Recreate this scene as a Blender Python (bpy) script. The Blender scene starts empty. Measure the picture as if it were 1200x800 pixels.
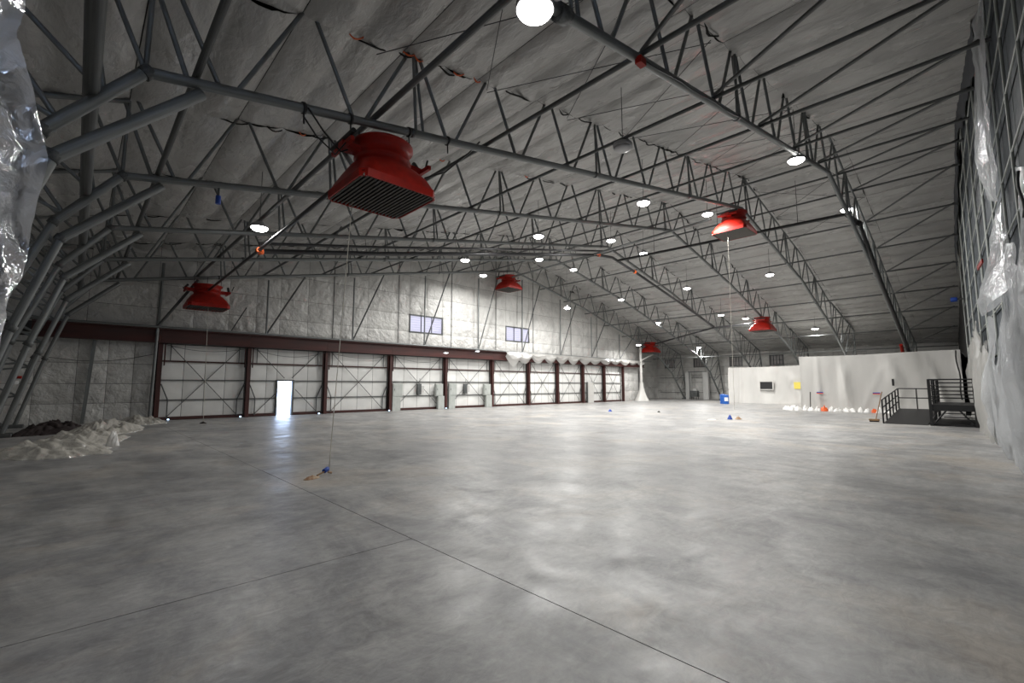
import bpy, bmesh, math, random
from mathutils import Vector, Matrix, Quaternion, noise
random.seed(7)
D = bpy.data
SC = bpy.context.scene
COL = SC.collection

# ------------------------------------------------------------------ camera
PITCH = math.radians(5.55); YAW = math.radians(43.7)
cam_d = D.cameras.new('camera'); cam = D.objects.new('camera', cam_d); COL.objects.link(cam)
cam_d.sensor_width = 36.0; cam_d.lens = 16.0; cam_d.clip_start = 0.05; cam_d.clip_end = 500
fwd = Vector((math.sin(YAW)*math.cos(PITCH), math.cos(YAW)*math.cos(PITCH), math.sin(PITCH)))
rgt = Vector((math.cos(YAW), -math.sin(YAW), 0)); upv = rgt.cross(fwd)
m = Matrix((rgt, upv, -fwd)).transposed().to_4x4(); m.translation = Vector((0, 0, 1.8))
cam.matrix_world = m
SC.camera = cam

# ------------------------------------------------------------------ world (pale daylight outside)
W = D.worlds.new('daylight'); SC.world = W; W.use_nodes = True
wn = W.node_tree.nodes; wn.clear()
bg = wn.new('ShaderNodeBackground'); wo = wn.new('ShaderNodeOutputWorld')
bg.inputs['Color'].default_value = (0.55, 0.70, 1.0, 1); bg.inputs['Strength'].default_value = 9.0
W.node_tree.links.new(bg.outputs[0], wo.inputs[0])

# ------------------------------------------------------------------ view
vs = SC.view_settings
vs.view_transform = 'Standard'; vs.look = 'None'; vs.gamma = 1.0; vs.use_curve_mapping = False
vs.exposure = 0.0
LAMP_W = 500.0
LAMP_COL = (1.0, 0.985, 0.95)

# ------------------------------------------------------------------ materials
def lnk(nt, a, b): nt.links.new(a, b)
def mat(name, col, rough=0.6, metal=0.0, col2=None, nscale=3.0, bump=0.0, bscale=8.0, rvar=0.0, detail=5.0,
        stretch=(1, 1, 1), coord='Object', spec=0.5, bdist=0.02, contrast=(0.35, 0.65), dist=0.0):
    M = D.materials.new(name); M.use_nodes = True
    nt = M.node_tree; N = nt.nodes; b = N['Principled BSDF']
    b.inputs['Base Color'].default_value = (*col, 1); b.inputs['Roughness'].default_value = rough
    b.inputs['Metallic'].default_value = metal; b.inputs['Specular IOR Level'].default_value = spec
    tc = N.new('ShaderNodeTexCoord'); mp = N.new('ShaderNodeMapping'); mp.inputs['Scale'].default_value = stretch
    if coord == 'World':
        g = N.new('ShaderNodeNewGeometry'); lnk(nt, g.outputs['Position'], mp.inputs['Vector'])
    else: lnk(nt, tc.outputs[coord], mp.inputs['Vector'])
    if col2 is not None or rvar:
        n = N.new('ShaderNodeTexNoise'); n.inputs['Scale'].default_value = nscale; n.inputs['Detail'].default_value = detail
        n.inputs['Distortion'].default_value = dist
        lnk(nt, mp.outputs[0], n.inputs['Vector'])
        mr = N.new('ShaderNodeMapRange'); mr.inputs['From Min'].default_value = contrast[0]; mr.inputs['From Max'].default_value = contrast[1]
        lnk(nt, n.outputs['Fac'], mr.inputs['Value'])
        if col2 is not None:
            mx = N.new('ShaderNodeMix'); mx.data_type = 'RGBA'
            mx.inputs['A'].default_value = (*col, 1); mx.inputs['B'].default_value = (*col2, 1)
            lnk(nt, mr.outputs[0], mx.inputs['Factor']); lnk(nt, mx.outputs['Result'], b.inputs['Base Color'])
        if rvar:
            r2 = N.new('ShaderNodeMapRange'); r2.inputs['To Min'].default_value = rough - rvar; r2.inputs['To Max'].default_value = rough + rvar
            lnk(nt, mr.outputs[0], r2.inputs['Value']); lnk(nt, r2.outputs[0], b.inputs['Roughness'])
    if bump:
        n2 = N.new('ShaderNodeTexNoise'); n2.inputs['Scale'].default_value = bscale; n2.inputs['Detail'].default_value = 7
        n2.inputs['Distortion'].default_value = .25
        lnk(nt, mp.outputs[0], n2.inputs['Vector'])
        bp = N.new('ShaderNodeBump'); bp.inputs['Strength'].default_value = bump; bp.inputs['Distance'].default_value = bdist
        lnk(nt, n2.outputs['Fac'], bp.inputs['Height']); lnk(nt, bp.outputs[0], b.inputs['Normal'])
    return M
def emit(name, col, s):
    M = D.materials.new(name); M.use_nodes = True; b = M.node_tree.nodes['Principled BSDF']
    b.inputs['Base Color'].default_value = (*col, 1)
    b.inputs['Emission Color'].default_value = (*col, 1); b.inputs['Emission Strength'].default_value = s
    return M
def plastic(name, col, alpha, rough=0.15, bump=0.6, bscale=6.0, transl=0.5, gloss=.24, dist=1.5):
    M = D.materials.new(name); M.use_nodes = True; nt = M.node_tree; N = nt.nodes; N.clear()
    out = N.new('ShaderNodeOutputMaterial')
    tr = N.new('ShaderNodeBsdfTransparent'); df = N.new('ShaderNodeBsdfDiffuse'); tl = N.new('ShaderNodeBsdfTranslucent'); gl = N.new('ShaderNodeBsdfGlossy')
    df.inputs['Color'].default_value = (*col, 1); tl.inputs['Color'].default_value = (*col, 1)
    gl.inputs['Color'].default_value = (.9, .92, .95, 1); gl.inputs['Roughness'].default_value = rough
    g = N.new('ShaderNodeNewGeometry'); n = N.new('ShaderNodeTexNoise'); n.inputs['Scale'].default_value = bscale
    n.inputs['Detail'].default_value = 5; n.inputs['Distortion'].default_value = dist
    bp = N.new('ShaderNodeBump'); bp.inputs['Strength'].default_value = bump; bp.inputs['Distance'].default_value = 0.05
    lnk(nt, g.outputs['Position'], n.inputs['Vector']); lnk(nt, n.outputs['Fac'], bp.inputs['Height'])
    for s in (df, tl, gl): lnk(nt, bp.outputs[0], s.inputs['Normal'])
    m1 = N.new('ShaderNodeMixShader'); m1.inputs[0].default_value = transl; lnk(nt, df.outputs[0], m1.inputs[1]); lnk(nt, tl.outputs[0], m1.inputs[2])
    m2 = N.new('ShaderNodeMixShader'); m2.inputs[0].default_value = gloss; lnk(nt, m1.outputs[0], m2.inputs[1]); lnk(nt, gl.outputs[0], m2.inputs[2])
    m3 = N.new('ShaderNodeMixShader'); m3.inputs[0].default_value = alpha; lnk(nt, tr.outputs[0], m3.inputs[1]); lnk(nt, m2.outputs[0], m3.inputs[2])
    lnk(nt, m3.outputs[0], out.inputs[0])
    return M
def pane_mat(name, col):
    M = D.materials.new(name); M.use_nodes = True; nt = M.node_tree; N = nt.nodes; N.clear()
    out = N.new('ShaderNodeOutputMaterial'); tl = N.new('ShaderNodeBsdfTranslucent'); tl.inputs['Color'].default_value = (*col, 1)
    gl = N.new('ShaderNodeBsdfGlossy'); gl.inputs['Roughness'].default_value = .3
    m1 = N.new('ShaderNodeMixShader'); m1.inputs[0].default_value = .08
    lnk(nt, tl.outputs[0], m1.inputs[1]); lnk(nt, gl.outputs[0], m1.inputs[2]); lnk(nt, m1.outputs[0], out.inputs[0])
    return M

STEEL = mat('galvanized_steel', (.14, .15, .15), .5, .5, (.22, .23, .23), 2.5, rvar=.1)
DSTEEL = mat('dull_steel', (.075, .08, .08), .55, .5, (.13, .135, .135), 3.0)
BLACK = mat('black_paint', (.012, .012, .013), .45)
PIPE = mat('dark_pipe', (.03, .03, .033), .35, .6, (.06, .06, .062), 4)
ORANGE = mat('orange_coupling', (.75, .12, .02), .45)
RED = mat('red_enamel', (.36, .010, .003), .48, 0, (.24, .006, .002), 5, bump=.05, bscale=20, spec=.3)
GRILLE = mat('grille_metal', (.13, .12, .11), .5, .4)
MAROON = mat('red_oxide_steel', (.060, .011, .008), .6, 0, (.028, .007, .006), 1.5)
GREYBOX = mat('pale_grey_paint', (.42, .44, .42), .6, 0, (.36, .38, .36), 3)
CEIL = mat('insulation_facing', (.45, .445, .43), .27, 0, (.36, .355, .345), .8, bump=.9, bscale=4.0, coord='World',
           stretch=(1.0, .45, 1.0), bdist=.07, rvar=.08, spec=.75)
WALLI = mat('wall_insulation_facing', (.60, .595, .575), .36, 0, (.50, .495, .48), 1.2, bump=1.0, bscale=2.4, coord='World', bdist=.16, rvar=.07)
DOORI = mat('door_insulation_facing', (.74, .74, .72), .45, 0, (.66, .66, .645), 1.0, bump=.4, bscale=1.8, coord='World', bdist=.05)
DECK = mat('dark_sheathing', (.05, .05, .05), .9)
GAPSHADE = mat('painted_gap_shade', (.008, .008, .008), .9)  # near-black colour stands for the shade inside open lap gaps
LAMPG = emit('lit_lens', (1.0, .98, .94), 28.0)
HOUS = mat('lamp_housing', (.35, .35, .36), .4, .5)
SHEETL = plastic('clear_poly_left', (.66, .67, .70), .76, .09, 1.0, 5.0, .4, .42, .6)
SHEETR = plastic('clear_poly_right', (.76, .78, .80), .62, .15, .6, 4.0)
MILKY = plastic('milky_poly', (.56, .55, .52), .74, .3, .45, 2.0, .3)
WPLAS = mat('white_poly_wrap', (.58, .57, .545), .5, 0, (.50, .49, .47), .8, bump=.35, bscale=1.3, coord='World', stretch=(1, 1, .25), bdist=.12)
PANELB = mat('grey_blue_netting', (.20, .225, .25), .6, 0, (.13, .15, .17), 2)
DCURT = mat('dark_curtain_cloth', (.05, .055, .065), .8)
PANEG = pane_mat('frosted_pane', (.52, .46, .44)); PANED = pane_mat('dim_pane', (.13, .11, .09))
BLUE = mat('blue_plastic', (.01, .10, .42), .4); WHITE = mat('white_label', (.8, .8, .8), .6); YELL = mat('yellow_paper', (.75, .62, .12), .7)
WOOD = mat('wood', (.32, .20, .10), .7, 0, (.22, .13, .07), 6); ROPE = mat('pale_rope', (.55, .52, .46), .8)
BROWN = mat('brown_cloth', (.28, .14, .07), .85, 0, (.5, .38, .26), 12); DCLOTH = mat('dark_cloth', (.02, .012, .012), .8)
BAG = mat('white_bag', (.78, .77, .75), .5, 0, (.68, .67, .65), 6, bump=.5, bscale=9); APRON = mat('outside_concrete', (.6, .6, .6), .9, 0, (.5, .5, .5), 1)
BTAPE = mat('blue_tape', (.01, .06, .36), .5); GREYP = mat('mid_grey_wrap', (.5, .5, .49), .5, 0, (.42, .42, .41), 2, bump=.4, bscale=3)

def floor_mat():
    M = D.materials.new('polished_concrete'); M.use_nodes = True; nt = M.node_tree; N = nt.nodes; b = N['Principled BSDF']
    g = N.new('ShaderNodeNewGeometry')
    def noi(scale, detail, distn, sx=1, sy=1, rough=.6):
        mp = N.new('ShaderNodeMapping'); mp.inputs['Scale'].default_value = (sx, sy, 1); lnk(nt, g.outputs['Position'], mp.inputs['Vector'])
        n = N.new('ShaderNodeTexNoise'); n.inputs['Scale'].default_value = scale; n.inputs['Detail'].default_value = detail
        n.inputs['Distortion'].default_value = distn; n.inputs['Roughness'].default_value = rough
        lnk(nt, mp.outputs[0], n.inputs['Vector']); return n.outputs['Fac']
    def mr(v, a, b2, c, d):
        r = N.new('ShaderNodeMapRange'); r.inputs[1].default_value = a; r.inputs[2].default_value = b2; r.inputs[3].default_value = c; r.inputs[4].default_value = d
        lnk(nt, v, r.inputs[0]); return r.outputs[0]
    def mix(f, A, B, bt='MIX'):
        x = N.new('ShaderNodeMix'); x.data_type = 'RGBA'; x.blend_type = bt
        for s, v in ((x.inputs['Factor'], f), (x.inputs['A'], A), (x.inputs['B'], B)):
            if isinstance(v, tuple): s.default_value = (*v, 1)
            elif isinstance(v, float): s.default_value = v
            else: lnk(nt, v, s)
        return x.outputs['Result']
    big = mr(noi(.35, 4, .6), .35, .65, 0, 1)
    c = mix(big, (.29, .287, .285), (.45, .442, .425))
    mid = mr(noi(.75, 12, .5, 1.4, .7, .74), .40, .58, 0, 1)
    c = mix(mid, mix(.72, c, (.145, .146, .155)), c)
    st = mr(noi(1.6, 10, .4, .35, 2.6, .75), .42, .62, 0, .4)
    c = mix(st, c, (.23, .23, .235))
    m2 = mr(noi(.55, 12, .8, .8, 1.6, .74), .50, .70, 0, .6)
    c = mix(m2, c, (.50, .49, .475))
    brown = mr(noi(.35, 8, .8, 1, 1, .7), .52, .66, 0, .55)
    c = mix(brown, c, (.40, .345, .285))
    fine = mr(noi(5, 12, 1.0, 1, 1.6, .8), .32, .68, .70, 1.2)
    cb = N.new('ShaderNodeCombineColor'); [lnk(nt, fine, cb.inputs[i]) for i in range(3)]
    c = mix(1.0, c, cb.outputs[0], 'MULTIPLY')
    # swirled trowel marks, pale scuffs
    sc = mr(noi(2.6, 9, 1.2, 1, 1, .75), .60, .72, 0, .30)
    c = mix(sc, c, (.52, .52, .51))
    lnk(nt, c, b.inputs['Base Color'])
    rr = mr(noi(1.1, 6, 1.0), .35, .65, .31, .50); lnk(nt, rr, b.inputs['Roughness'])
    b.inputs['Specular IOR Level'].default_value = .5
    bp = N.new('ShaderNodeBump'); bp.inputs['Strength'].default_value = .18; bp.inputs['Distance'].default_value = .01
    lnk(nt, noi(3.0, 5, .8, 1, 1.5), bp.inputs['Height']); lnk(nt, bp.outputs[0], b.inputs['Normal'])
    return M
FLOORM = floor_mat()
JOINT = mat('joint_filler', (.03, .027, .024), .95)

# ------------------------------------------------------------------ helpers
def tag(o, label=None, cat=None, group=None, kind=None):
    if label: o['label'] = label
    if cat: o['category'] = cat
    if group: o['group'] = group
    if kind: o['kind'] = kind
    return o
def thing(name, loc, label, cat, group=None, rz=0):
    o = D.objects.new(name, None); COL.objects.link(o); o.location = loc; o.rotation_euler = (0, 0, rz); o.empty_display_size = .2
    return tag(o, label, cat, group)
def mesh_obj(name, me, m=None, parent=None, smooth=False):
    if m is not None and not me.materials: me.materials.append(m)
    if smooth:
        for p in me.polygons: p.use_smooth = True
    o = D.objects.new(name, me); COL.objects.link(o)
    if parent is not None: o.parent = parent
    return o
def from_bm(name, bm, m, parent=None, smooth=False):
    me = D.meshes.new(name); bm.to_mesh(me); bm.free(); return mesh_obj(name, me, m, parent, smooth)
def origin(o):          # world origin of a parent chain of pure translations
    v = Vector((0, 0, 0))
    while o is not None: v += o.location; o = o.parent
    return v
_cyl = {}
def cyl_mesh(m, seg=10):
    k = (m.name, seg)
    if k not in _cyl:
        bm = bmesh.new(); bmesh.ops.create_cone(bm, cap_ends=True, segments=seg, radius1=1, radius2=1, depth=1)
        me = D.meshes.new('tube'); bm.to_mesh(me); bm.free(); me.materials.append(m)
        for p in me.polygons: p.use_smooth = len(p.vertices) == 4
        _cyl[k] = me
    return _cyl[k]
_box = {}
def box_mesh(m):
    if m.name not in _box:
        bm = bmesh.new(); bmesh.ops.create_cube(bm, size=1); bmesh.ops.bevel(bm, geom=bm.edges[:], offset=.015, segments=1, affect='EDGES')
        me = D.meshes.new('bar'); bm.to_mesh(me); bm.free(); me.materials.append(m); _box[m.name] = me
    return _box[m.name]
def tube(name, a, b, r, m, parent=None, seg=10):
    a = Vector(a); b = Vector(b); d = b - a
    o = D.objects.new(name, cyl_mesh(m, seg)); COL.objects.link(o)
    off = origin(parent) if parent is not None else Vector((0, 0, 0))
    if parent is not None: o.parent = parent
    o.location = (a + b) / 2 - off
    o.rotation_mode = 'QUATERNION'; o.rotation_quaternion = d.to_track_quat('Z', 'Y'); o.scale = (r, r, d.length)
    return o
def bar(name, a, b, w, h, m, parent=None):   # square section bar
    a = Vector(a); b = Vector(b); d = b - a
    o = D.objects.new(name, box_mesh(m)); COL.objects.link(o)
    off = origin(parent) if parent is not None else Vector((0, 0, 0))
    if parent is not None: o.parent = parent
    o.location = (a + b) / 2 - off
    o.rotation_mode = 'QUATERNION'; o.rotation_quaternion = d.to_track_quat('Z', 'Y'); o.scale = (w, h, d.length)
    return o
def box(name, lo, hi, m, parent=None):
    lo = Vector(lo); hi = Vector(hi)
    o = D.objects.new(name, box_mesh(m)); COL.objects.link(o)
    off = origin(parent) if parent is not None else Vector((0, 0, 0))
    if parent is not None: o.parent = parent
    o.location = (lo + hi) / 2 - off; o.scale = tuple(hi - lo)
    return o
def add_box(bm, lo, hi):
    vs_ = [bm.verts.new((x, y, z)) for z in (lo[2], hi[2]) for y in (lo[1], hi[1]) for x in (lo[0], hi[0])]
    for f in ((0, 2, 3, 1), (4, 5, 7, 6), (0, 1, 5, 4), (2, 6, 7, 3), (0, 4, 6, 2), (1, 3, 7, 5)): bm.faces.new([vs_[i] for i in f])
def curve_tube(name, pts, r, m, parent=None, seg=8):
    """polyline swept into a mesh tube"""
    off = origin(parent) if parent is not None else Vector((0, 0, 0))
    P = [Vector(p) - off for p in pts]; bm = bmesh.new(); rings = []
    u = Vector((0.31, 0.27, .91)).normalized()
    for i, p in enumerate(P):
        d = (P[min(i+1, len(P)-1)] - P[max(i-1, 0)]).normalized()
        s = d.cross(u)
        if s.length < .05: s = d.cross(Vector((1, 0, 0)))
        s.normalize(); t = d.cross(s).normalized()
        rings.append([bm.verts.new(p + r*(math.cos(2*math.pi*k/seg)*s + math.sin(2*math.pi*k/seg)*t)) for k in range(seg)])
    for a, b in zip(rings, rings[1:]):
        for k in range(seg): bm.faces.new((a[k], a[(k+1) % seg], b[(k+1) % seg], b[k]))
    bm.faces.new(rings[0][::-1]); bm.faces.new(rings[-1])
    return from_bm(name, bm, m, parent, True)
def grid_sheet(name, fn, nu, nv, m, parent=None, smooth=True, thick=0.0):
    bm = bmesh.new(); off = origin(parent) if parent is not None else Vector((0, 0, 0))
    g = [[bm.verts.new(Vector(fn(i/nu, j/nv)) - off) for j in range(nv+1)] for i in range(nu+1)]
    for i in range(nu):
        for j in range(nv): bm.faces.new((g[i][j], g[i+1][j], g[i+1][j+1], g[i][j+1]))
    if thick: bmesh.ops.solidify(bm, geom=bm.faces[:], thickness=thick)
    bm.normal_update()
    return from_bm(name, bm, m, parent, smooth)
def fn3(x, y, z, s=1.0): return noise.fractal(Vector((x*s, y*s, z*s)), 1.0, 2.0, 4)
def ridge(x, y, z, s=1.0): return 1 - abs(noise.noise(Vector((x*s, y*s, z*s)))) * 2
def lerp(a, b, t): return a + (b-a)*t
def interp(x, xs, ys):
    if x <= xs[0]: return ys[0]
    for i in range(len(xs)-1):
        if x <= xs[i+1]: return lerp(ys[i], ys[i+1], (x-xs[i])/(xs[i+1]-xs[i]))
    return ys[-1]

# ------------------------------------------------------------------ building profile (X across, Z up)
CX = [0.48, 28, 38, 47, 53.5]; CZ = [6.8, 12.1, 9.95, 7.5, 5.5]
chord = lambda x: interp(x, CX, CZ)
OUT = [(-3.3, 0), (-3.5, 5.2), (-2.2, 7.9), (0.5, 8.78), (28, 14.0), (38, 11.9), (47, 9.5), (53.5, 7.9), (61.6, 6.1)]
roof = lambda x: interp(x, [p[0] for p in OUT[1:]], [p[1] for p in OUT[1:]])
TY = [4.3, 9, 14, 19, 24, 29]
YW = 30.0                                                     # hangar door wall
nw = lambda x: -0.46 + 0.056*(x-16.3)                          # near side wall line
YB = 33.6

# ------------------------------------------------------------------ floor
fl = thing('floor', (0, 0, 0), None, None); fl['kind'] = 'structure'
gj = .005
def slab(x0, y0, x1, y1):
    bm = bmesh.new(); add_box(bm, (x0+gj, y0+gj, -.15), (x1-gj, y1-gj, 0)); return from_bm('slab', bm, FLOORM, fl)
slab(-3.4, -2.2, 3, 4.85); slab(-3.4, 4.85, 3, YB); slab(3, -2.2, 61.6, YB)
bm = bmesh.new(); add_box(bm, (-3.6, -2.4, -.3), (61.8, YB+.2, -.004)); from_bm('joint_filler', bm, JOINT, fl)

# ------------------------------------------------------------------ ceiling: dark deck above, quilted insulation panels below
def profile_deck(name, pts, y0, y1, off, m):
    bm = bmesh.new(); vs0 = []
    for i, (x, z) in enumerate(pts):
        a = Vector(pts[max(i-1, 0)]); b = Vector(pts[min(i+1, len(pts)-1)]); t = (b-a).normalized(); n = Vector((-t.y, t.x))
        p = Vector((x, z)) + n*off
        q = Vector((x, z)) + n*(off+.1)
        vs0.append([bm.verts.new((p.x, y0, p.y)), bm.verts.new((p.x, y1, p.y)), bm.verts.new((q.x, y0, q.y)), bm.verts.new((q.x, y1, q.y))])
    for a, b in zip(vs0, vs0[1:]):
        bm.faces.new((a[0], a[1], b[1], b[0])); bm.faces.new((a[2], b[2], b[3], a[3]))
    bmesh.ops.recalc_face_normals(bm, faces=bm.faces[:])
    o = from_bm(name, bm, m); o['kind'] = 'structure'; return o
deck_c = profile_deck('ceiling', OUT[1:], -2.4, YB+.3, .3, DECK)
deck_l = profile_deck('wall_left', OUT[:2], -2.4, YB+.3, .3, DECK)
PW = 2.42
def quilt_mesh(k):
    nu, nv = 20, 16; bm = bmesh.new(); g = []
    for i in range(nu+1):
        u = i/nu; row = []
        for j in range(nv+1):
            v = j/nv; a = abs(math.sin(math.pi*u*2)); sag = -.20*a**.7*(1 - .35*abs(2*v-1)**3)
            w = (.07*fn3(u*2.4+k*7, v*5, k, 1.1) + .03*ridge(u*4+k, v*4, k, 1.6))*a
            row.append(bm.verts.new((u-.5, v-.5, sag+w)))
        g.append(row)
    for i in range(nu):
        for j in range(nv): bm.faces.new((g[i][j], g[i][j+1], g[i+1][j+1], g[i+1][j]))
    me = D.meshes.new('insulation_panel'); bm.to_mesh(me); bm.free(); me.materials.append(CEIL)
    for p in me.polygons: p.use_smooth = True
    return me
QM = [quilt_mesh(k) for k in range(4)]
ybr = [-2.0] + TY + [YB]
# walk the outer profile
segs = []
for i in range(len(OUT)-1):
    a = Vector(OUT[i]); b = Vector(OUT[i+1]); L = (b-a).length; n = max(1, round(L/PW))
    for k in range(n): segs.append((a+(b-a)*k/n, a+(b-a)*(k+1)/n, i))
for a, b, i in segs:
    c = (a+b)/2; t = (b-a); ang = math.atan2(t.y, t.x)
    par = deck_l if i == 0 else deck_c
    for y0, y1 in zip(ybr, ybr[1:]):
        if y1 > 29.5 and i == 0: pass
        o = D.objects.new('insulation_panel', random.choice(QM)); COL.objects.link(o); o.parent = par
        o.location = (c.x, (y0+y1)/2, c.y); o.rotation_euler = (0, -ang, 0); o.scale = (t.length*.992, (y1-y0)*.998, random.choice((.7, .9, 1, 1.15)))

# dark strips painted as shade in the panel laps over the trusses (a few show orange backing)
slits = D.objects.new('lap_slit_strip', None)
bm = bmesh.new()
def gap_strip(bm, x, y, L, w):
    n = 5; rows = []
    for i in range(n+1):
        t = i/n; xx = x+(t-.5)*L; ww = w*math.sin(math.pi*(.08+.84*t)); z = roof(xx)-.06-.07*math.sin(math.pi*t)
        yy = y+.05*math.sin(7*xx)
        rows.append((bm.verts.new((xx, yy-ww, z-.03)), bm.verts.new((xx, yy, z-.045)), bm.verts.new((xx, yy+ww, z-.03)), bm.verts.new((xx, yy, z))))
    for a, b in zip(rows, rows[1:]):
        for k in range(4): bm.faces.new((a[k], a[(k+1) % 4], b[(k+1) % 4], b[k]))
    bm.faces.new(rows[0]); bm.faces.new(rows[-1][::-1])
rs = random.Random(3)
for ty in TY:
    x = .8
    while x < 52:
        if rs.random() < .42 and x < {4.3: 23, 9: 36}.get(ty, 60): gap_strip(bm, x, ty+rs.uniform(-.05, .05), rs.uniform(.35, .95), rs.uniform(.025, .05))
        x += rs.uniform(.8, 1.5)
sl = from_bm('gap_shade_strips', bm, GAPSHADE, deck_c); sl['kind'] = 'stuff'
D.objects.remove(slits)
bm = bmesh.new()
for x in (3.9, 5.15, 5.45, 6.65, 7.25): gap_strip(bm, x, 8.93, .30, .03)
for x in (4.5, 9.6, 14.2): gap_strip(bm, x, 13.95, .22, .03)
sl2 = from_bm('orange_backing', bm, ORANGE, deck_c); sl2['kind'] = 'stuff'; sl2['label'] = 'bright orange backing showing in the lap slits'

# ------------------------------------------------------------------ walls
def wall_cells(name, xs, zs, y0, y1, holes, m, axis='x', clip=None):
    """boxes of a wall on a grid, skipping holes (x0,x1,z0,z1)"""
    bm = bmesh.new()
    for x0, x1 in zip(xs, xs[1:]):
        for z0, z1 in zip(zs, zs[1:]):
            cx, cz = (x0+x1)/2, (z0+z1)/2
            if any(h[0] < cx < h[1] and h[2] < cz < h[3] for h in holes): continue
            if clip and z0 > max(clip(x0), clip(x1))+.4: continue
            if axis == 'x': add_box(bm, (x0, y0, z0), (x1, y1, z1))
            else: add_box(bm, (y0, x0, z0), (y1, x1, z1))
    bmesh.ops.remove_doubles(bm, verts=bm.verts[:], dist=1e-5)
    o = from_bm(name, bm, m); o['kind'] = 'structure'; return o
GW = [(18.1, 21.1, 5.9, 7.2), (28.1, 31.1, 5.9, 7.2)]
wb = wall_cells('wall_back', [-3.8, 3.1, 8, 13, 18.1, 21.1, 24, 28.1, 31.1, 35, 40, 46.54, 50.6], [-.1, 4.05, 5.9, 7.2, 8.6, 10, 11.5, 13, 14.6],
                YW+.28, YW+.4, GW + [(3.1, 46.54, -.1, 4.05)], DECK, clip=roof)
# pillowed wall panel mesh (unit in x,z), bulging to -y
def pillow(k, nx=6, nz=6, m=WALLI, depth=.05):
    bm = bmesh.new(); g = []
    for i in range(nx+1):
        row = []
        for j in range(nz+1):
            u, v = i/nx, j/nz; e = (1-abs(2*u-1)**6)*(1-abs(2*v-1)**6)
            row.append(bm.verts.new((u-.5, -depth*e*(1+.8*fn3(u*3+k*5, v*3, k)), v-.5)))
        g.append(row)
    for i in range(nx):
        for j in range(nz): bm.faces.new((g[i][j], g[i+1][j], g[i+1][j+1], g[i][j+1]))
    me = D.meshes.new('wall_panel'); bm.to_mesh(me); bm.free(); me.materials.append(m)
    for p in me.polygons: p.use_smooth = True
    return me
PM = [pillow(k) for k in range(4)]
DM = [pillow(k+10, 4, 4, DOORI, .02) for k in range(3)]
def panel(name, meshes, x0, x1, z0, z1, y, par, gap=.015, rz=0):
    o = D.objects.new(name, random.choice(meshes)); COL.objects.link(o); o.parent = par
    off = origin(par)
    if rz == 0: o.location = Vector(((x0+x1)/2, y, (z0+z1)/2)) - off
    else: o.location = Vector((y, (x0+x1)/2, (z0+z1)/2)) - off; o.rotation_euler = (0, 0, rz)
    o.scale = (x1-x0-gap, 1, z1-z0-gap); return o
# gable panels above the header
gx = [-2.9, .2, 2.88, 4.5, 6.18, 7.6, 8.93, 10.6, 12.22, 14.7, 17.1, 18.1, 19.6, 21.1, 21.96, 24.4, 26.82, 28.1, 29.6, 31.1, 31.64, 34.5, 37.4, 39.6, 42, 44.2, 46.5, 48.5, 50.5]
gz = [4.78, 5.9, 7.2, 8.7, 10.2, 11.7, 13.2, 14.3]
for x0, x1 in zip(gx, gx[1:]):
    for z0, z1 in zip(gz, gz[1:]):
        if any(h[0]-.01 < (x0+x1)/2 < h[1]+.01 and h[2]-.01 < (z0+z1)/2 < h[3]+.01 for h in GW): continue
        top = roof((x0+x1)/2)
        if z0 > top-.1: continue
        panel('insulation_panel', PM, x0, x1, z0, min(z1, top+.35), YW+.22, wb)
for x0, x1 in zip([-3.3, -1.4, .0, 1.1, 2.1], [-1.4, .0, 1.1, 2.1, 3.0]):   # wall bay left of the doors
    for z0, z1 in zip([0, .95, 1.9, 2.9], [.95, 1.9, 2.9, 4.1]):
        panel('insulation_panel', PM, x0, x1, z0, z1, YW+.2, wb)
for x0, x1 in ((46.6, 48.4), (48.4, 50.5)):
    for z0, z1 in zip([0, 1.2, 2.4], [1.2, 2.4, 4.78]):
        panel('insulation_panel', PM, x0, x1, z0, z1, YW+.2, wb)
# vertical dark battens in gable seams
for x in (12.22, 17.1, 21.96, 26.82, 31.64, 37.4, 42):
    tube('batten', (x, YW+.14, 4.8), (x, YW+.14, roof(x)-.1), .022, DSTEEL, wb, 6)
# recess beyond the doors and the far right wall
wr2 = wall_cells('wall_recess', [50.5, 56, 61.7], [-.1, 3, 6, 9.6], YB, YB+.12, [], DECK)
for x0, x1 in zip([50.5, 53.3, 56, 58.8], [53.3, 56, 58.8, 61.5]):
    for z0, z1 in zip([0, 1.6, 3.2, 4.8, 6.4], [1.6, 3.2, 4.8, 6.4, 8.9]): panel('insulation_panel', PM, x0, x1, z0, z1, YB-.05, wr2)
wr3 = wall_cells('wall_recess_side', [YW+.3, YB], [-.1, 4, 9.6], 50.5, 50.6, [], DECK, 'y')
FWN = [(30.9, 32.3), (26.55, 28.05), (21.75, 23.25), (17.05, 18.5)]
ys = [-2.4, 5, 12, 17.05, 18.5, 21.75, 23.25, 26.55, 28.05, 30.9, 32.3, YB+.1]
wr = wall_cells('wall_right', ys, [-.1, 4.35, 5.5, 6.7], 61.6, 61.75, [(a, b, 4.35, 5.5) for a, b in FWN], DECK, 'y')
py = [9, 12, 14.5, 17.05, 18.5, 20.1, 21.75, 23.25, 24.9, 26.55, 28.05, 29.5, 30.9, 32.3, YB]
for y0, y1 in zip([-2, 2, 5.5], [2, 5.5, 9]): panel('insulation_panel', PM, y0, y1, 3.3, 6.3, 61.5, wr, rz=-math.pi/2)
for y0, y1 in zip(py, py[1:]):
    for z0, z1 in zip([0, 1.1, 2.2, 3.3, 4.35, 5.5], [1.1, 2.2, 3.3, 4.35, 5.5, 6.5]):
        if z0 == 4.35 and any(abs((y0+y1)/2-(a+b)/2) < .1 for a, b in FWN): continue
        panel('insulation_panel', PM, y0, y1, z0, z1, 61.5, wr, rz=-math.pi/2)

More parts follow.
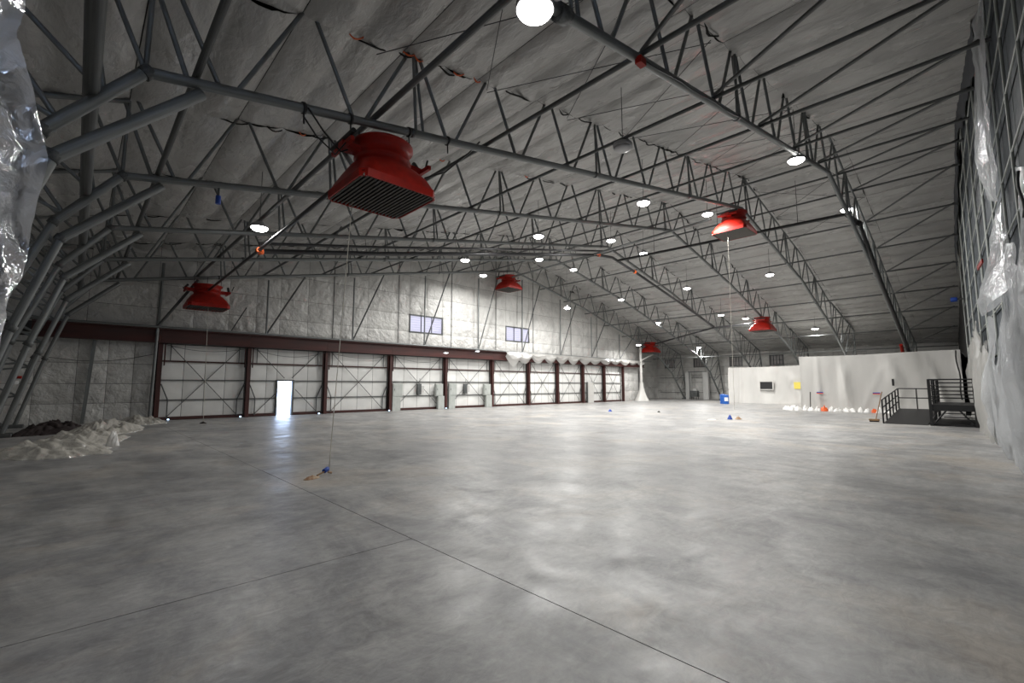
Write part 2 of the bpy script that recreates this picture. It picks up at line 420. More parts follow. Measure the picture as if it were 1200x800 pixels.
# windows
def window(n, along, a0, a1, z0, z1, depth_pos, axis, cols, pm, rows=1):
    w = thing('window_%d' % n, (0, 0, 0), None, None); w['kind'] = 'structure'
    def P(a, d, z): return (a, depth_pos+d, z) if axis == 'x' else (depth_pos+d, a, z)
    def BX(nm, A0, A1, Z0, Z1, d0, d1, mm):
        lo = P(A0, min(d0, d1), Z0); hi = P(A1, max(d0, d1), Z1); return box(nm, [min(p, q) for p, q in zip(lo, hi)], [max(p, q) for p, q in zip(lo, hi)], mm, w)
    for A0, A1, Z0, Z1 in ((a0-.06, a1+.06, z0-.06, z0+.05), (a0-.06, a1+.06, z1-.05, z1+.06), (a0-.06, a0+.05, z0-.06, z1+.06), (a1-.05, a1+.06, z0-.06, z1+.06)): BX('window_frame', A0, A1, Z0, Z1, -.02, .1, DSTEEL)
    for k in range(cols):
        A0 = lerp(a0+.05, a1-.05, k/cols); A1 = lerp(a0+.05, a1-.05, (k+1)/cols)
        if k: BX('mullion', A0-.02, A0+.02, z0, z1, -.02, .08, DSTEEL)
        for r in range(rows):
            Z0 = lerp(z0+.05, z1-.05, r/rows); Z1 = lerp(z0+.05, z1-.05, (r+1)/rows)
            BX('pane', A0-.01, A1+.01, Z0-.01, Z1+.01, .05, .06, pm)
    if rows == 1:
        for k in range(1, 7): BX('louvre', a0+.05, a1-.05, lerp(z0, z1, k/7)-.006, lerp(z0, z1, k/7)+.006, .0, .04, HOUS)
    else:
        for r in range(1, rows): BX('transom', a0+.05, a1-.05, lerp(z0, z1, r/rows)-.02, lerp(z0, z1, r/rows)+.02, -.02, .08, DSTEEL)
    return w
window(1, 'x', *GW[0], YW+.2, 'x', 3, PANEG); window(2, 'x', *GW[1], YW+.2, 'x', 3, PANEG)
for i, (a, b) in enumerate(FWN): window(3+i, 'y', a, b, 4.35, 5.5, 61.5, 'y', 4, PANED, 2)

# outside ground seen through the open personnel doorway
bm = bmesh.new(); add_box(bm, (-20, YW+.45, -.3), (50, 60, -.05)); o = from_bm('ground_outside', bm, APRON); o['kind'] = 'structure'

# ------------------------------------------------------------------ near side wall (right edge of frame)
wn_ = thing('wall_front', (0, 0, 0), None, None); wn_['kind'] = 'structure'
bm = bmesh.new()
for x0, x1 in zip([-4, 4, 10, 16, 22, 28, 34, 40, 47, 54, 61.7], [4, 10, 16, 22, 28, 34, 40, 47, 54, 61.7]):
    q = []
    for x in (x0, x1):
        y = nw(x)-.22
        for yy in (y, y-.1):
            for z in (-.1, roof(x)+.4): q.append(bm.verts.new((x, yy, z)))
    for f in ((0, 1, 5, 4), (2, 6, 7, 3), (1, 3, 7, 5), (0, 4, 6, 2)): bm.faces.new([q[i] for i in f])
bmesh.ops.recalc_face_normals(bm, faces=bm.faces[:])
from_bm('backing_sheet', bm, DECK, wn_)
sx = [5.5, 7.5, 9.5, 11.5, 13.5, 15.5, 18, 20.5, 23.5, 27, 31, 35, 39]
for x in sx: tube('stud', (x, nw(x)-.02, 0), (x, nw(x)-.02, roof(x)), .028 if x < 20 else .035, GREYBOX, wn_, 6)
for a, b in zip(sx, sx[1:]):
    top = min(roof(a), roof(b)); z = .3
    while z < top:
        tube('rail', (a, nw(a)-.02, z), (b, nw(b)-.02, z), .02, GREYBOX, wn_, 5)
        z1 = min(z+1.25, top); bm = bmesh.new(); ya, yb = nw(a)-.1, nw(b)-.1
        vv = [bm.verts.new(p) for p in ((a+.03, ya, z+.03), (b-.03, yb, z+.03), (b-.03, yb, z1-.03), (a+.03, ya, z1-.03))]
        f = bm.faces.new(vv); bmesh.ops.solidify(bm, geom=[f], thickness=.02)
        from_bm('netting_panel', bm, PANELB, wn_); z += 1.25
# dark ragged curtain edge along the roof end
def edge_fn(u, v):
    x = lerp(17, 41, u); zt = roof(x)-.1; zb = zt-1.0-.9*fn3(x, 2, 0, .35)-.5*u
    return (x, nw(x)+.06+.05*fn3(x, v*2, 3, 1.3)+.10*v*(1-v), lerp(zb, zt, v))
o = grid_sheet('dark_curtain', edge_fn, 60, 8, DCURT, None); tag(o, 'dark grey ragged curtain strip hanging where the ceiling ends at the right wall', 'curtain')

# ------------------------------------------------------------------ roof trusses
LEGA = [(0.48, 6.8), (-.58, 5.4), (-1.4, 3.04), (-2.05, .12)]
LEGB = [(1.24, 6.78), (-.45, 5.05), (-1.05, 3.0), (-1.75, .12)]
RLEG = [(53.5, 5.5), (57.0, 3.5), (60.3, .12)]
OFFT = 1.9
clx = [5.35+7.25*k for k in range(7)]
tops = []; k = -2
while 5.35+2.4167*k < 53.5:
    x = 5.35+2.4167*k
    if x > 0.3: tops.append((x, k % 3 == 0))
    k += 1
bots = [0.9+.02] + [tops[i][0]*.5+tops[i+1][0]*.5-.1 for i in range(len(tops)-1)] + [53.2]
PROF = {4.3: [(.48, 6.8), (23.5, 11.2), (30, 9.6), (36, 8.0), (46, 4.9), (50, 3.2), (54, .12)],
        9: [(.48, 6.8), (26.5, 11.75), (38, 9.45), (46.4, 6.75), (51, 4.7), (56, .12)]}
BASEP = list(zip(CX, CZ)) + [(57.0, 3.5), (60.3, .12)]
def pchord(y, x):
    P = PROF.get(y, BASEP); return interp(x, [p[0] for p in P], [p[1] for p in P])
def cp(x, y, dz=0): return (x, y, pchord(y, x)+dz)
def make_truss(y, label):
    PR = PROF.get(y, BASEP); xk = PR[-3][0]
    topz = lambda x: min(roof(x)-.02, pchord(y, x)+2.0)
    t = thing('roof_truss', (0, y, 0), label, 'roof truss', 'arched steel roof trusses')
    r = .09
    cuts = sorted([c for c in clx if c < xk-.5] + [p[0] for p in PR[:-2]])
    for a, b in zip(cuts, cuts[1:]):
        if b-a > .01: tube('bottom_chord', cp(a, y), cp(b, y), r, STEEL, t, 12)
    for x in [c for c in clx if c < xk]:
        tube('splice_collar', cp(x-.05, y), cp(x+.05, y), r*1.2, DSTEEL, t, 10)
    tc = sorted({.5, 28, 38, 47, xk} | {p[0] for p in PR[1:-2]})
    tc = [a for a in tc if a <= xk]
    tz = lambda a: roof(a)+.12 if pchord(y, a)+2.0 > roof(a)-.25 else pchord(y, a)+2.02
    for a, b in zip(tc, tc[1:]): tube('top_chord', (a, y, tz(a)), (b, y, tz(b)), .07 if tz(b) > roof(b) else .05, STEEL, t)
    # webs
    for i, (x, cl) in enumerate(tops):
        if x > xk-.6: continue
        zt = topz(x); s = .14
        bl = bots[i] if i < len(bots) else x-1.2
        br = bots[i+1] if i+1 < len(bots) else x+1.2
        tube('web', (x-s, y, zt), cp(bl+.12, y), .043, STEEL, t, 8); tube('web', (x+s, y, zt), cp(br-.12, y), .043, STEEL, t, 8)
        if cl:
            tube('web', (x-.05, y-.05, zt), cp(x+.1, y), .038, STEEL, t, 8); tube('web', (x+.07, y+.05, zt), cp(x+.30, y), .038, STEEL, t, 8)
    # left haunch and leg: outer tube and inner tube
    for P, nm, rr in ((LEGA, 'leg_chord', .095), (LEGB, 'knee_brace', .10)):
        for ii, (a, b) in enumerate(zip(P, P[1:])): tube(nm, (a[0], y, a[1]), (b[0], y, b[1]), rr if ii == 0 else .078, STEEL, t, 12)
        for q in P[1:-1]:
            tube('splice_collar', (q[0]-.03, y, q[1]-.06), (q[0]+.03, y, q[1]+.06), rr*1.08, DSTEEL, t)
    tube('splice_collar', (0.45, y, 6.74), (.54, y, 6.86), .115, DSTEEL, t)
    # leg lacing out to the wall
    A = [Vector(p) for p in LEGA]; O = [Vector(p) for p in ((0.5, 8.7), (-2.2, 7.75), (-3.35, 5.2), (-3.25, 2.6), (-3.2, .4))]
    def at(P, u):
        u *= len(P)-1; i = min(int(u), len(P)-2); return P[i].lerp(P[i+1], u-i)
    n = 7
    for k in range(n+1):
        a = at(A, k/n); o1 = at(O, max(0, (k-.45))/n); o2 = at(O, min(n, k+.45)/n)
        for q in (o1, o2): tube('web', (a.x, y, a.y), (q.x, y, q.y), .04, STEEL, t, 8)
    for a, b in zip(O, O[1:]): tube('outer_chord', (a.x, y, a.y), (b.x, y, b.y), .07, STEEL, t)
    box('base_plate', (-2.4, y-.25, 0), (-1.5, y+.25, .14), DSTEEL, t)
    # right leg
    RL = PR[-3:]; xo = RL[-1][0]-60.3
    for a, b in zip(RL, RL[1:]): tube('leg_chord', (a[0], y, a[1]), (b[0], y, b[1]), .10, STEEL, t, 12)
    RO = [Vector(p) for p in ((RL[0][0], min(roof(RL[0][0])-.1, RL[0][1]+2.2)), (59.5+xo, 6.0 if xo > -1 else RL[0][1]+.6), (61.1+xo, .3))]; RA = [Vector(p) for p in RL]
    for k in range(7):
        a = at(RA, k/6); 
        for q in (at(RO, max(0, k-.4)/6), at(RO, min(6, k+.4)/6)): tube('web', (a.x, y, a.y), (q.x, y, q.y), .04, STEEL, t, 8)
    for a, b in zip(RO, RO[1:]): tube('outer_chord', (a.x, y, a.y), (b.x, y, b.y), .07, STEEL, t)
    box('base_plate', (60.0+xo, y-.25, 0), (61.2+xo, y+.25, .14), DSTEEL, t)
    return t
TL = ['nearest arched steel roof truss, running off the top edge and down to the right partition',
      'second steel roof truss from the camera, carrying the largest red foam generator',
      'third steel roof truss from the camera, behind the big red generator',
      'fourth steel roof truss, over the middle of the floor along the dark cross pipe',
      'fifth steel roof truss, one bay short of the door wall',
      'farthest steel roof truss, standing just in front of the door wall']
TR = [make_truss(y, l) for y, l in zip(TY, TL)]
# wiring box and clamps on the nearest truss
o = box('junction_box', (7.35, 4.15, chord(7.4)-.20), (7.55, 4.28, chord(7.4)-.06), RED, TR[0])
for x in (5.2,): tube('clamp', cp(x-.1, 4.3, -.02), cp(x+.1, 4.3, -.02), .15, DSTEEL, TR[0])
curve_tube('cable', [cp(7.5+i*.5, 4.16, -.13-.02*math.sin(i*1.7)) for i in range(40)], .012, BLACK, TR[0], 5)

# longitudinal struts between trusses
LX = [(-.12, .10), (1.15, .06), (4.4, .065), (7.65, .055), (11.1, .05), (14.5, .05), (18.2, .05), (21.8, .05), (25.4, .05), (29, .05), (32.6, .05), (36.2, .05), (39.8, .05), (43.4, .05), (47, .05), (50.6, .05), (54.2, .05)]
ordn = ['first', 'second', 'third', 'fourth', 'fifth', 'sixth', 'seventh', 'eighth', 'ninth', 'tenth', 'eleventh', 'twelfth', 'thirteenth', 'fourteenth', 'fifteenth', 'sixteenth', 'seventeenth', 'eighteenth', 'nineteenth', 'twentieth']
for i, (x, r) in enumerate(LX):
    z = interp(x, [-.58, .48]+CX[1:]+[56.6], [5.4, 6.8]+CZ[1:]+[3.7]) + .09 + r
    lab = ('thick vertical-looking grey tube beside the left knee, running away along the hall' if i == 0 else
           '%s grey purlin tube from the left knee, running along the hall across the trusses' % ordn[i-1])
    s = thing('purlin_tube', (x, 0, z), lab, 'purlin', 'long purlin tubes across the trusses')
    yy = [nw(x)-.0] + TY + [YW+.1]
    for a, b in zip(yy, yy[1:]): tube('tube_section', (x, a, z), (x, b, z), r, DSTEEL, s, 8)
# diagonal braces: end bay beside the near wall + a few in inner bays
nodes = [x for x, r in LX[2:]]
for i in range(1, len(nodes)):
    x1, x0 = nodes[i], nodes[i-1]; ye = nw(x0)+.2
    o = tube('diagonal_brace', (x1, 4.3, chord(x1)+.2), (x0, ye, chord(x0)+.2), .045, DSTEEL, None, 8)
    tag(o, 'steel diagonal brace from the nearest truss to the near wall, %s from the left knee' % ordn[i], 'brace', 'diagonal braces in the near bay')
k = 0
for i in range(0, len(nodes)-1):
    x0, x1 = nodes[i], nodes[i+1]
    if x0 < 28 < x1 or x0 > 36: continue
    o = tube('tie_cable', (x0, 4.3, roof(x0)-.25), (x1, 9, roof(x1)-.25), .011, BLACK, None, 5)
    tag(o, 'thin dark tie cable between the two nearest trusses, %s from the left' % ordn[i], 'cable', 'tie cables in the second bay')
    o = tube('tie_cable', (x1, 4.3, roof(x1)-.32), (x0, 9, roof(x0)-.32), .011, BLACK, None, 5)
    tag(o, 'counter-sloping tie cable between the two nearest trusses, %s from the left' % ordn[i], 'cable', 'tie cables in the second bay')

# ------------------------------------------------------------------ hangar door line
CXS = [3.1, 7.24, 11.73, 16.36, 21.19, 26.11, 30.65, 34.79, 38.92, 42.78, 46.54]
hb = thing('door_header', (24, YW-.3, 4.05), 'long dark red steel header beam above the sliding hangar doors', 'beam')
for a, b in zip([-1.6]+CXS, CXS+[51.0]): box('beam_web', (a+.004, YW-.34, 4.08), (b-.004, YW-.26, 4.72), MAROON, hb)
box('bottom_flange', (-1.6, YW-.5, 4.03), (51, YW-.1, 4.08), MAROON, hb); box('top_flange', (-1.6, YW-.5, 4.72), (51, YW-.1, 4.77), MAROON, hb)
tube('grey_ledge_tube', (-1.8, YW-.5, 4.83), (52.6, YW-.5, 4.83), .06, STEEL, hb)
box('door_track', (3, YW-.25, 4.02), (46.6, YW+.25, 4.07), BLACK, hb)
place = ['far left', 'second from left, with the open doorway', 'third from left', 'fourth from left', 'fifth from left', 'sixth from left with grey control boxes', 'seventh from left', 'eighth from left', 'ninth from left', 'far right']
DW = (8.88, 9.82, 2.1)
def leaf(i):
    x0, x1 = CXS[i]+.12, CXS[i+1]-.12
    t = thing('hangar_door_leaf', ((x0+x1)/2, YW, 0), ('white insulated hangar door leaf with crossed rods, ' + place[i]) if i != 1 else 'white insulated hangar door leaf holding the bright open doorway', 'hangar door', 'sliding hangar door leaves')
    # skin
    bm = bmesh.new(); off = Vector(((x0+x1)/2, YW, 0))
    e0, e1 = x0-.115, x1+.115
    xs = [e0, e1]; zs = [0, 4.06]
    if i == 1: xs = [e0, DW[0], DW[1], e1]; zs = [0, DW[2], 4.06]
    for a, b in zip(xs, xs[1:]):
        for c, d in zip(zs, zs[1:]):
            if i == 1 and a == DW[0] and c == 0: continue
            add_box(bm, Vector((a, YW+.12, c))-off, Vector((b, YW+.32, d))-off)
    from_bm('door_skin', bm, DECK, t)
    # insulation panels
    px = [lerp(x0, x1, k/4) for k in range(5)]
    if i == 1: px = [x0, 8.3, DW[0], DW[1], 10.7, x1]
    pz = [.16, 1.05, 2.1, 3.1, 4.0]
    for a, b in zip(px, px[1:]):
        for c, d in zip(pz, pz[1:]):
            if i == 1 and a == DW[0] and c < 2: continue
            panel('insulation_panel', DM, a, b, c, d, YW+.1, t, .02)
    # rails
    def rail(z, m, h=.05, nm='rail'):
        if i == 1 and z < 2.0 and z > .1:
            box(nm, (x0, YW, z-h/2), (DW[0]-.05, YW+.08, z+h/2), m, t); box(nm, (DW[1]+.05, YW, z-h/2), (x1, YW+.08, z+h/2), m, t)
        else: box(nm, (x0, YW, z-h/2), (x1, YW+.08, z+h/2), m, t)
    rail(3.1, MAROON, .08); rail(2.1, DSTEEL); rail(1.05, DSTEEL)
    if i == 1:
        box('bottom_rail', (x0, YW-.02, .02), (DW[0]-.02, YW+.1, .17), MAROON, t); box('bottom_rail', (DW[1]+.02, YW-.02, .02), (x1, YW+.1, .17), MAROON, t)
        for a in (DW[0], DW[1]): box('door_jamb', (a-.05, YW-.02, .01), (a+.05, YW+.2, 2.12), DSTEEL, t)
        box('door_jamb', (DW[0]-.05, YW-.02, 2.1), (DW[1]+.05, YW+.2, 2.16), DSTEEL, t)
    else: box('bottom_rail', (x0, YW-.02, .02), (x1, YW+.1, .17), MAROON, t)
    for a in (x0+.35, x1-.35):
        tube('stub', (a, YW-.02, 0.1), (a, YW-.02, 1.05), .03, DSTEEL, t, 6)
        tube('stub', (a, YW-.02, 3.1), (a, YW-.02, 4.0), .025, DSTEEL, t, 6)
    tube('stub', (x0+.35, YW-.04, 1.05), (x0+.02, YW-.04, 1.9), .03, DSTEEL, t, 6); tube('stub', (x1-.35, YW-.04, 1.05), (x1-.02, YW-.04, 1.9), .03, DSTEEL, t, 6)
    # crossed rods
    A, B = Vector((x0+.3, YW-.05, .12)), Vector((x1-.3, YW-.05, 3.95)); C, E = Vector((x0+.3, YW-.08, 3.95)), Vector((x1-.3, YW-.08, .12))
    if i == 1:
        def cut(P, Q, t0, t1): tube('cross_rod', P.lerp(Q, t0), P.lerp(Q, t1), .02, DSTEEL, t, 6)
        cut(A, B, 0, .36); cut(A, B, .56, 1); cut(C, E, 0, .44); cut(C, E, .62, 1)
    else:
        tube('cross_rod', A, B, .02, DSTEEL, t, 6); tube('cross_rod', C, E, .02, DSTEEL, t, 6)
for i in range(10): leaf(i)
for i, x in enumerate(CXS):
    t = thing('door_post', (x, YW-.2, 0), 'dark red steel post between hangar door leaves, %s from the left' % ordn[i], 'post', 'dark red posts between the door leaves')
    box('flange', (x-.1, YW-.32, 0), (x+.1, YW-.28, 4.03), MAROON, t); box('flange', (x-.1, YW-.1, 0), (x+.1, YW-.06, 4.03), MAROON, t)
    box('web', (x-.02, YW-.28, 0), (x+.02, YW-.1, 4.03), MAROON, t)
    for s in (-1, 1):
        if 0 < i or s > 0: tube('hanger', (x+s*.2, YW-.2, 4.03), (x+s*.2, YW-.2, 2.85), .035, MAROON, t, 6)
tube_l = tube('corner_pipe', (2.82, YW-.45, 0.0), (2.95, YW-.45, 8.2), .07, STEEL); tag(tube_l, 'pale grey vertical tube at the left end of the doors', 'tube')
o = bar('corner_column', (.35, YW-.05, 0), (.55, YW-.05, 4.0), .16, .14, STEEL); tag(o, 'grey steel column against the dark insulated wall left of the doors', 'column')

# V struts from header ledge to the gable truss
VX = [8.0, 13.32, 18.97, 24.27, 29.5, 34.92, 40.08, 45.5]
for i, x in enumerate(VX):
    t = thing('header_strut', (x, YW-.5, 4.85), 'pair of grey struts rising from the door header, %s pair from the left' % ordn[i], 'strut', 'strut pairs above the door header')
    zt = chord(x)-.15
    if x == 24.27: zt = 10.9
    tube('vertical_strut', (x, YW-.5, 4.87), (x, YW-.5, zt), .055, STEEL, t, 8)
    xe = x+1.9; ye = 29.0
    tube('raking_strut', (x+.05, YW-.5, 4.9), (xe, ye, chord(xe)-.1), .05, DSTEEL, t, 8)
t = thing('header_strut', (3.3, YW-.5, 4.85), 'dark raking strut above the left end of the door header', 'strut')
tube('raking_strut', (2.9, YW-.5, 4.87), (4.4, 29.0, chord(4.4)-.1), .07, DSTEEL, t, 8)
o = tube('loose_rod', (6.2, YW-.5, 4.9), (6.9, YW-.45, 6.3), .03, BLACK, None, 6); tag(o, 'short dark rod leaning up from the door header below the far left generator', 'rod')

# pale grey electrical boxes beside the posts
for i, (a, b, hh, lb) in enumerate(((16.5, 17.3, 1.98, 'just right of the fourth post'), (20.2, 21.0, 1.95, 'left of the fifth post'), (21.45, 22.2, 2.0, 'right of the fifth post'), (25.1, 25.95, 1.95, 'left of the sixth post'))):
    t = thing('control_cabinet', (a, YW-.3, 0), 'tall pale grey metal control cabinet ' + lb, 'cabinet', 'grey cabinets along the doors')
    dx = .22 if i in (1, 3) else 0
    box('upper_body', (a, YW-.35, 1.0), (b-dx*.6, YW-.12, hh), GREYBOX, t); box('lower_body', (a+dx, YW-.36, 0), (b if dx else b-.15, YW-.12, 1.0), GREYBOX, t)
    box('door_panel', (a+.05, YW-.375, 1.06), (b-dx*.6-.05, YW-.35, hh-.06), GREYBOX, t)
    box('handle', (a+.12, YW-.39, 1.45), (a+.15, YW-.375, 1.6), BLACK, t)
for i, (x, lb) in enumerate(((18.9, 'fourth'), (23.3, 'fifth'))):
    t = thing('panelboard', (x, YW-.1, 1.1), 'small dark grey electrical box hanging on the %s bay of the doors' % ('fourth' if i == 0 else 'fifth'), 'electrical box')
    box('case', (x-.22, YW-.18, 1.15), (x+.1, YW-.02, 1.95), DSTEEL, t); box('side_case', (x+.12, YW-.16, 1.3), (x+.35, YW-.04, 1.8), GREYP, t); tube('conduit', (x, YW-.1, 1.95), (x, YW-.1, 2.35), .02, STEEL, t, 6)
t = thing('tall_panel', (40.2, YW-.3, 0), 'plain pale full-height panel leaning at the ninth bay of the doors', 'panel')
box('board', (39.75, YW-.2, 0), (40.75, YW-.1, 2.15), WPLAS, t); box('edge_strip', (39.62, YW-.21, 0), (39.74, YW-.09, 2.2), DSTEEL, t)

# gathered plastic along the header
def val(u, v):
    x = lerp(27.3, 50.5, u); sc = abs(math.sin(math.pi*u*13+.6*math.sin(5*u)))
    drop = (.42+.50*sc)*(1.1 - .45*u)+.1*fn3(x, 0, 1, .8)
    if u < .1: drop += .35*math.sin(math.pi*u/.1)
    return (x, YW-.62-.16*math.sin(math.pi*v)*(1+.5*fn3(x, v*2, 0, 1.5))-.03*math.sin(40*u+6*v), 4.82-v*drop)
o = grid_sheet('gathered_plastic', val, 150, 12, MILKY); tag(o, 'milky plastic sheet gathered in scallops along the right half of the door header', 'plastic sheet')
# loose cable swags along header
for i, (a, b) in enumerate(zip(CXS[:4], CXS[1:5])):
    o = curve_tube('swag_cable', [(lerp(a, b, k/12), YW-.4, 4.0-.55*(1-(2*k/12-1)**2)*(.6+.2*(i % 2))) for k in range(13)], .012, BLACK, None, 5)
    tag(o, 'thin black cable sagging across the top of the %s door leaf from left' % ordn[i], 'cable', 'sagging cables below the header')
o = curve_tube('swag_cable', [(lerp(-1.2, 2.9, k/14), YW-.05, 3.15-.3*math.sin(math.pi*k/14)+.3*k/14) for k in range(15)], .014, BLACK, None, 5)
tag(o, 'thin black cable sagging across the dark wall left of the doors', 'cable')

# wrapped posts at the far end of the header
t = thing('wrapped_post', (49.8, 29.3, 0), 'tall white plastic-wrapped post at the right end of the door header', 'post')
tube('post', (49.8, 29.3, 0), (49.75, 29.3, 6.5), .15, WPLAS, t, 10); tube('arm', (49.8, 29.2, 4.9), (51.9, 28.9, 5.7), .09, WPLAS, t, 8)
grid_sheet('flared_skirt', lambda u, v: (49.8+(.2+.75*(1-v)**2)*math.cos(2*math.pi*u)*(1+.2*math.sin(14*u)), 29.3+(.2+.6*(1-v)**2)*math.sin(2*math.pi*u)*(1+.2*math.cos(17*u)), 2.2*v), 28, 10, WPLAS, t)
t = thing('wrapped_post', (52.6, 31.2, 0), 'shorter grey plastic-wrapped post standing behind the white wrapped post', 'post')
tube('post', (52.6, 31.2, 0), (52.6, 31.2, 5.1), .16, GREYP, t, 10)
# equipment at the far wall
t = thing('steel_portal', (60.2, 27, 0), 'tall pale steel door portal at the far right wall', 'frame')
for y in (28.3, 25.9): box('jamb', (60.0, y-.35, 0), (60.4, y+.35, 3.6), GREYP, t); 
box('jamb_face', (59.95, 28.0, 0), (60.0, 28.1, 3.6), DSTEEL, t); box('lintel', (60.1, 25.9, 3.6), (60.3, 28.3, 3.72), STEEL, t)
t = thing('equipment_cart', (59.4, 27.1, 0), 'small dark machine on a cart between the pale portal posts', 'cart')
box('body', (59.1, 26.7, .35), (59.8, 27.6, 1.15), DSTEEL, t); box('top_tank', (59.2, 26.85, 1.15), (59.7, 27.3, 1.4), GREYP, t)
for a in (26.8, 27.5):
    for b in (59.2, 59.7): tube('leg', (b, a, 0), (b, a, .35), .04, BLACK, t, 6)
for z in (2.9, .9):
    o = tube('wall_conduit', (61.2, 25, z), (61.2, 33, z), .03, DSTEEL, None, 6); tag(o, 'thin grey conduit along the far right wall at %s height' % ('head' if z < 1 else 'upper'), 'conduit')

# ------------------------------------------------------------------ high bay lamps
def make_lamp_meshes():
    bm = bmesh.new(); prof = [(.05, .24), (.12, .23), (.16, .15), (.28, .11), (.29, .01), (.275, .0), (.262, .025)]
    n = 20; rings = [[bm.verts.new((r*math.cos(2*math.pi*k/n), r*math.sin(2*math.pi*k/n), z)) for k in range(n)] for r, z in prof]
    for a, b in zip(rings, rings[1:]):
        for k in range(n): bm.faces.new((a[k], b[k], b[(k+1) % n], a[(k+1) % n]))
    bm.faces.new(rings[0]); me = D.meshes.new('housing'); bm.to_mesh(me); bm.free(); me.materials.append(HOUS)
    bm = bmesh.new(); bmesh.ops.create_uvsphere(bm, u_segments=20, v_segments=8, radius=.265)
    for v in bm.verts: v.co.z = v.co.z*.42+.0
    me2 = D.meshes.new('lens'); bm.to_mesh(me2); bm.free(); me2.materials.append(LAMPG)
    for p in me2.polygons: p.use_smooth = True
    return me, me2
HM, LM = make_lamp_meshes()
LAMPS = [((4.56, 4.28, 7.34), 'largest bright lamp at the top middle edge of the photo'),
 ((18.71, 4.38, 10.08), 'large bright lamp on the nearest truss at upper right'),
 ((30.06, 4.80, 11.43), 'bright lamp at the elbow of the thick dark pipe on the nearest truss'),
 ((17.74, 10.10, 9.88), 'bright lamp left of the red generator at upper right, the brighter of the pair'),
 ((24.52, 10.10, 11.18), 'bright lamp immediately left of the upper right red generator'),
 ((4.29, 17.26, 7.28), 'lone bright lamp at the left beside the long dark branch pipe'),
 ((17.64, 16.38, 9.86), 'bright lamp left of centre just above the dark cross pipe'),
 ((24.64, 16.44, 11.21), 'bright lamp at centre right just above the sloping pale pipe'),
 ((29.68, 17.02, 11.51), 'bright lamp just above the black pipe, right of the pipe junction'),
 ((17.70, 22.92, 9.87), 'bright lamp just below the dark cross pipe, left of the central red generator'),
 ((22.5, 26.8, 10.37), 'small lamp close to the upper left of the central red generator'),
 ((24.37, 22.56, 11.15), 'lamp just below the dark cross pipe, above right of the central red generator'),
 ((29.66, 23.56, 11.51), 'lamp under the sloping pipe right of the centre of the hall'),
 ((36.90, 17.18, 9.99), 'lamp midway down the right roof slope, right of the sloping main pipe'),
 ((37.05, 23.72, 9.95), 'lamp midway down the right roof slope, left of the sloping main pipe'),
 ((36.84, 10.78, 10.01), 'lamp below the upper right generator and to its right, alone on the slope'),
 ((43.99, 17.24, 8.49), 'lower lamp at the right slope where a cord hangs'),
 ((44.21, 23.88, 8.44), 'lower lamp above the far pipe on the right slope, between two generators'),
 ((50.54, 11.16, 7.20), 'rightmost small lamp, low above the tall white partition'),
 ((45.61, 15.60, 8.16), 'small lamp just left of the low right red generator'),
 ((31.5, 25.8, 8.75), 'faint small lamp high in front of the right half of the gable'),
 ((46.3, 27.5, 6.45), 'small lamp beside the farthest red generator at the wrapped post'),
 ((53.78, 23.84, 6.37), 'smallest lamp low over the far right corner windows')]
for (x, y, z), lb in LAMPS:
    t = thing('high_bay_lamp', (x, y, z), lb, 'ceiling lamp', 'round high bay lamps')
    mesh_obj('housing', HM, None, t); l = mesh_obj('lens', LM, None, t); l.location = (0, 0, .0)
    tube('drop_rod', (x, y, z+.18), (x, y, roof(x)-.15), .012, DSTEEL, t, 6)
    ld = D.lights.new('lamp_light', 'AREA'); ld.shape = 'DISK'; ld.size = .42; ld.energy = LAMP_W*((.32 if y < 6 else .15) if x < 6 else .8 if x < 20 else 1 if x < 40 else .9 if x > 52 else .72); ld.spread = math.radians(170); ld.color = LAMP_COL
    lo = D.objects.new('lamp_light', ld); COL.objects.link(lo); lo.parent = t; lo.location = (0, 0, -.125)

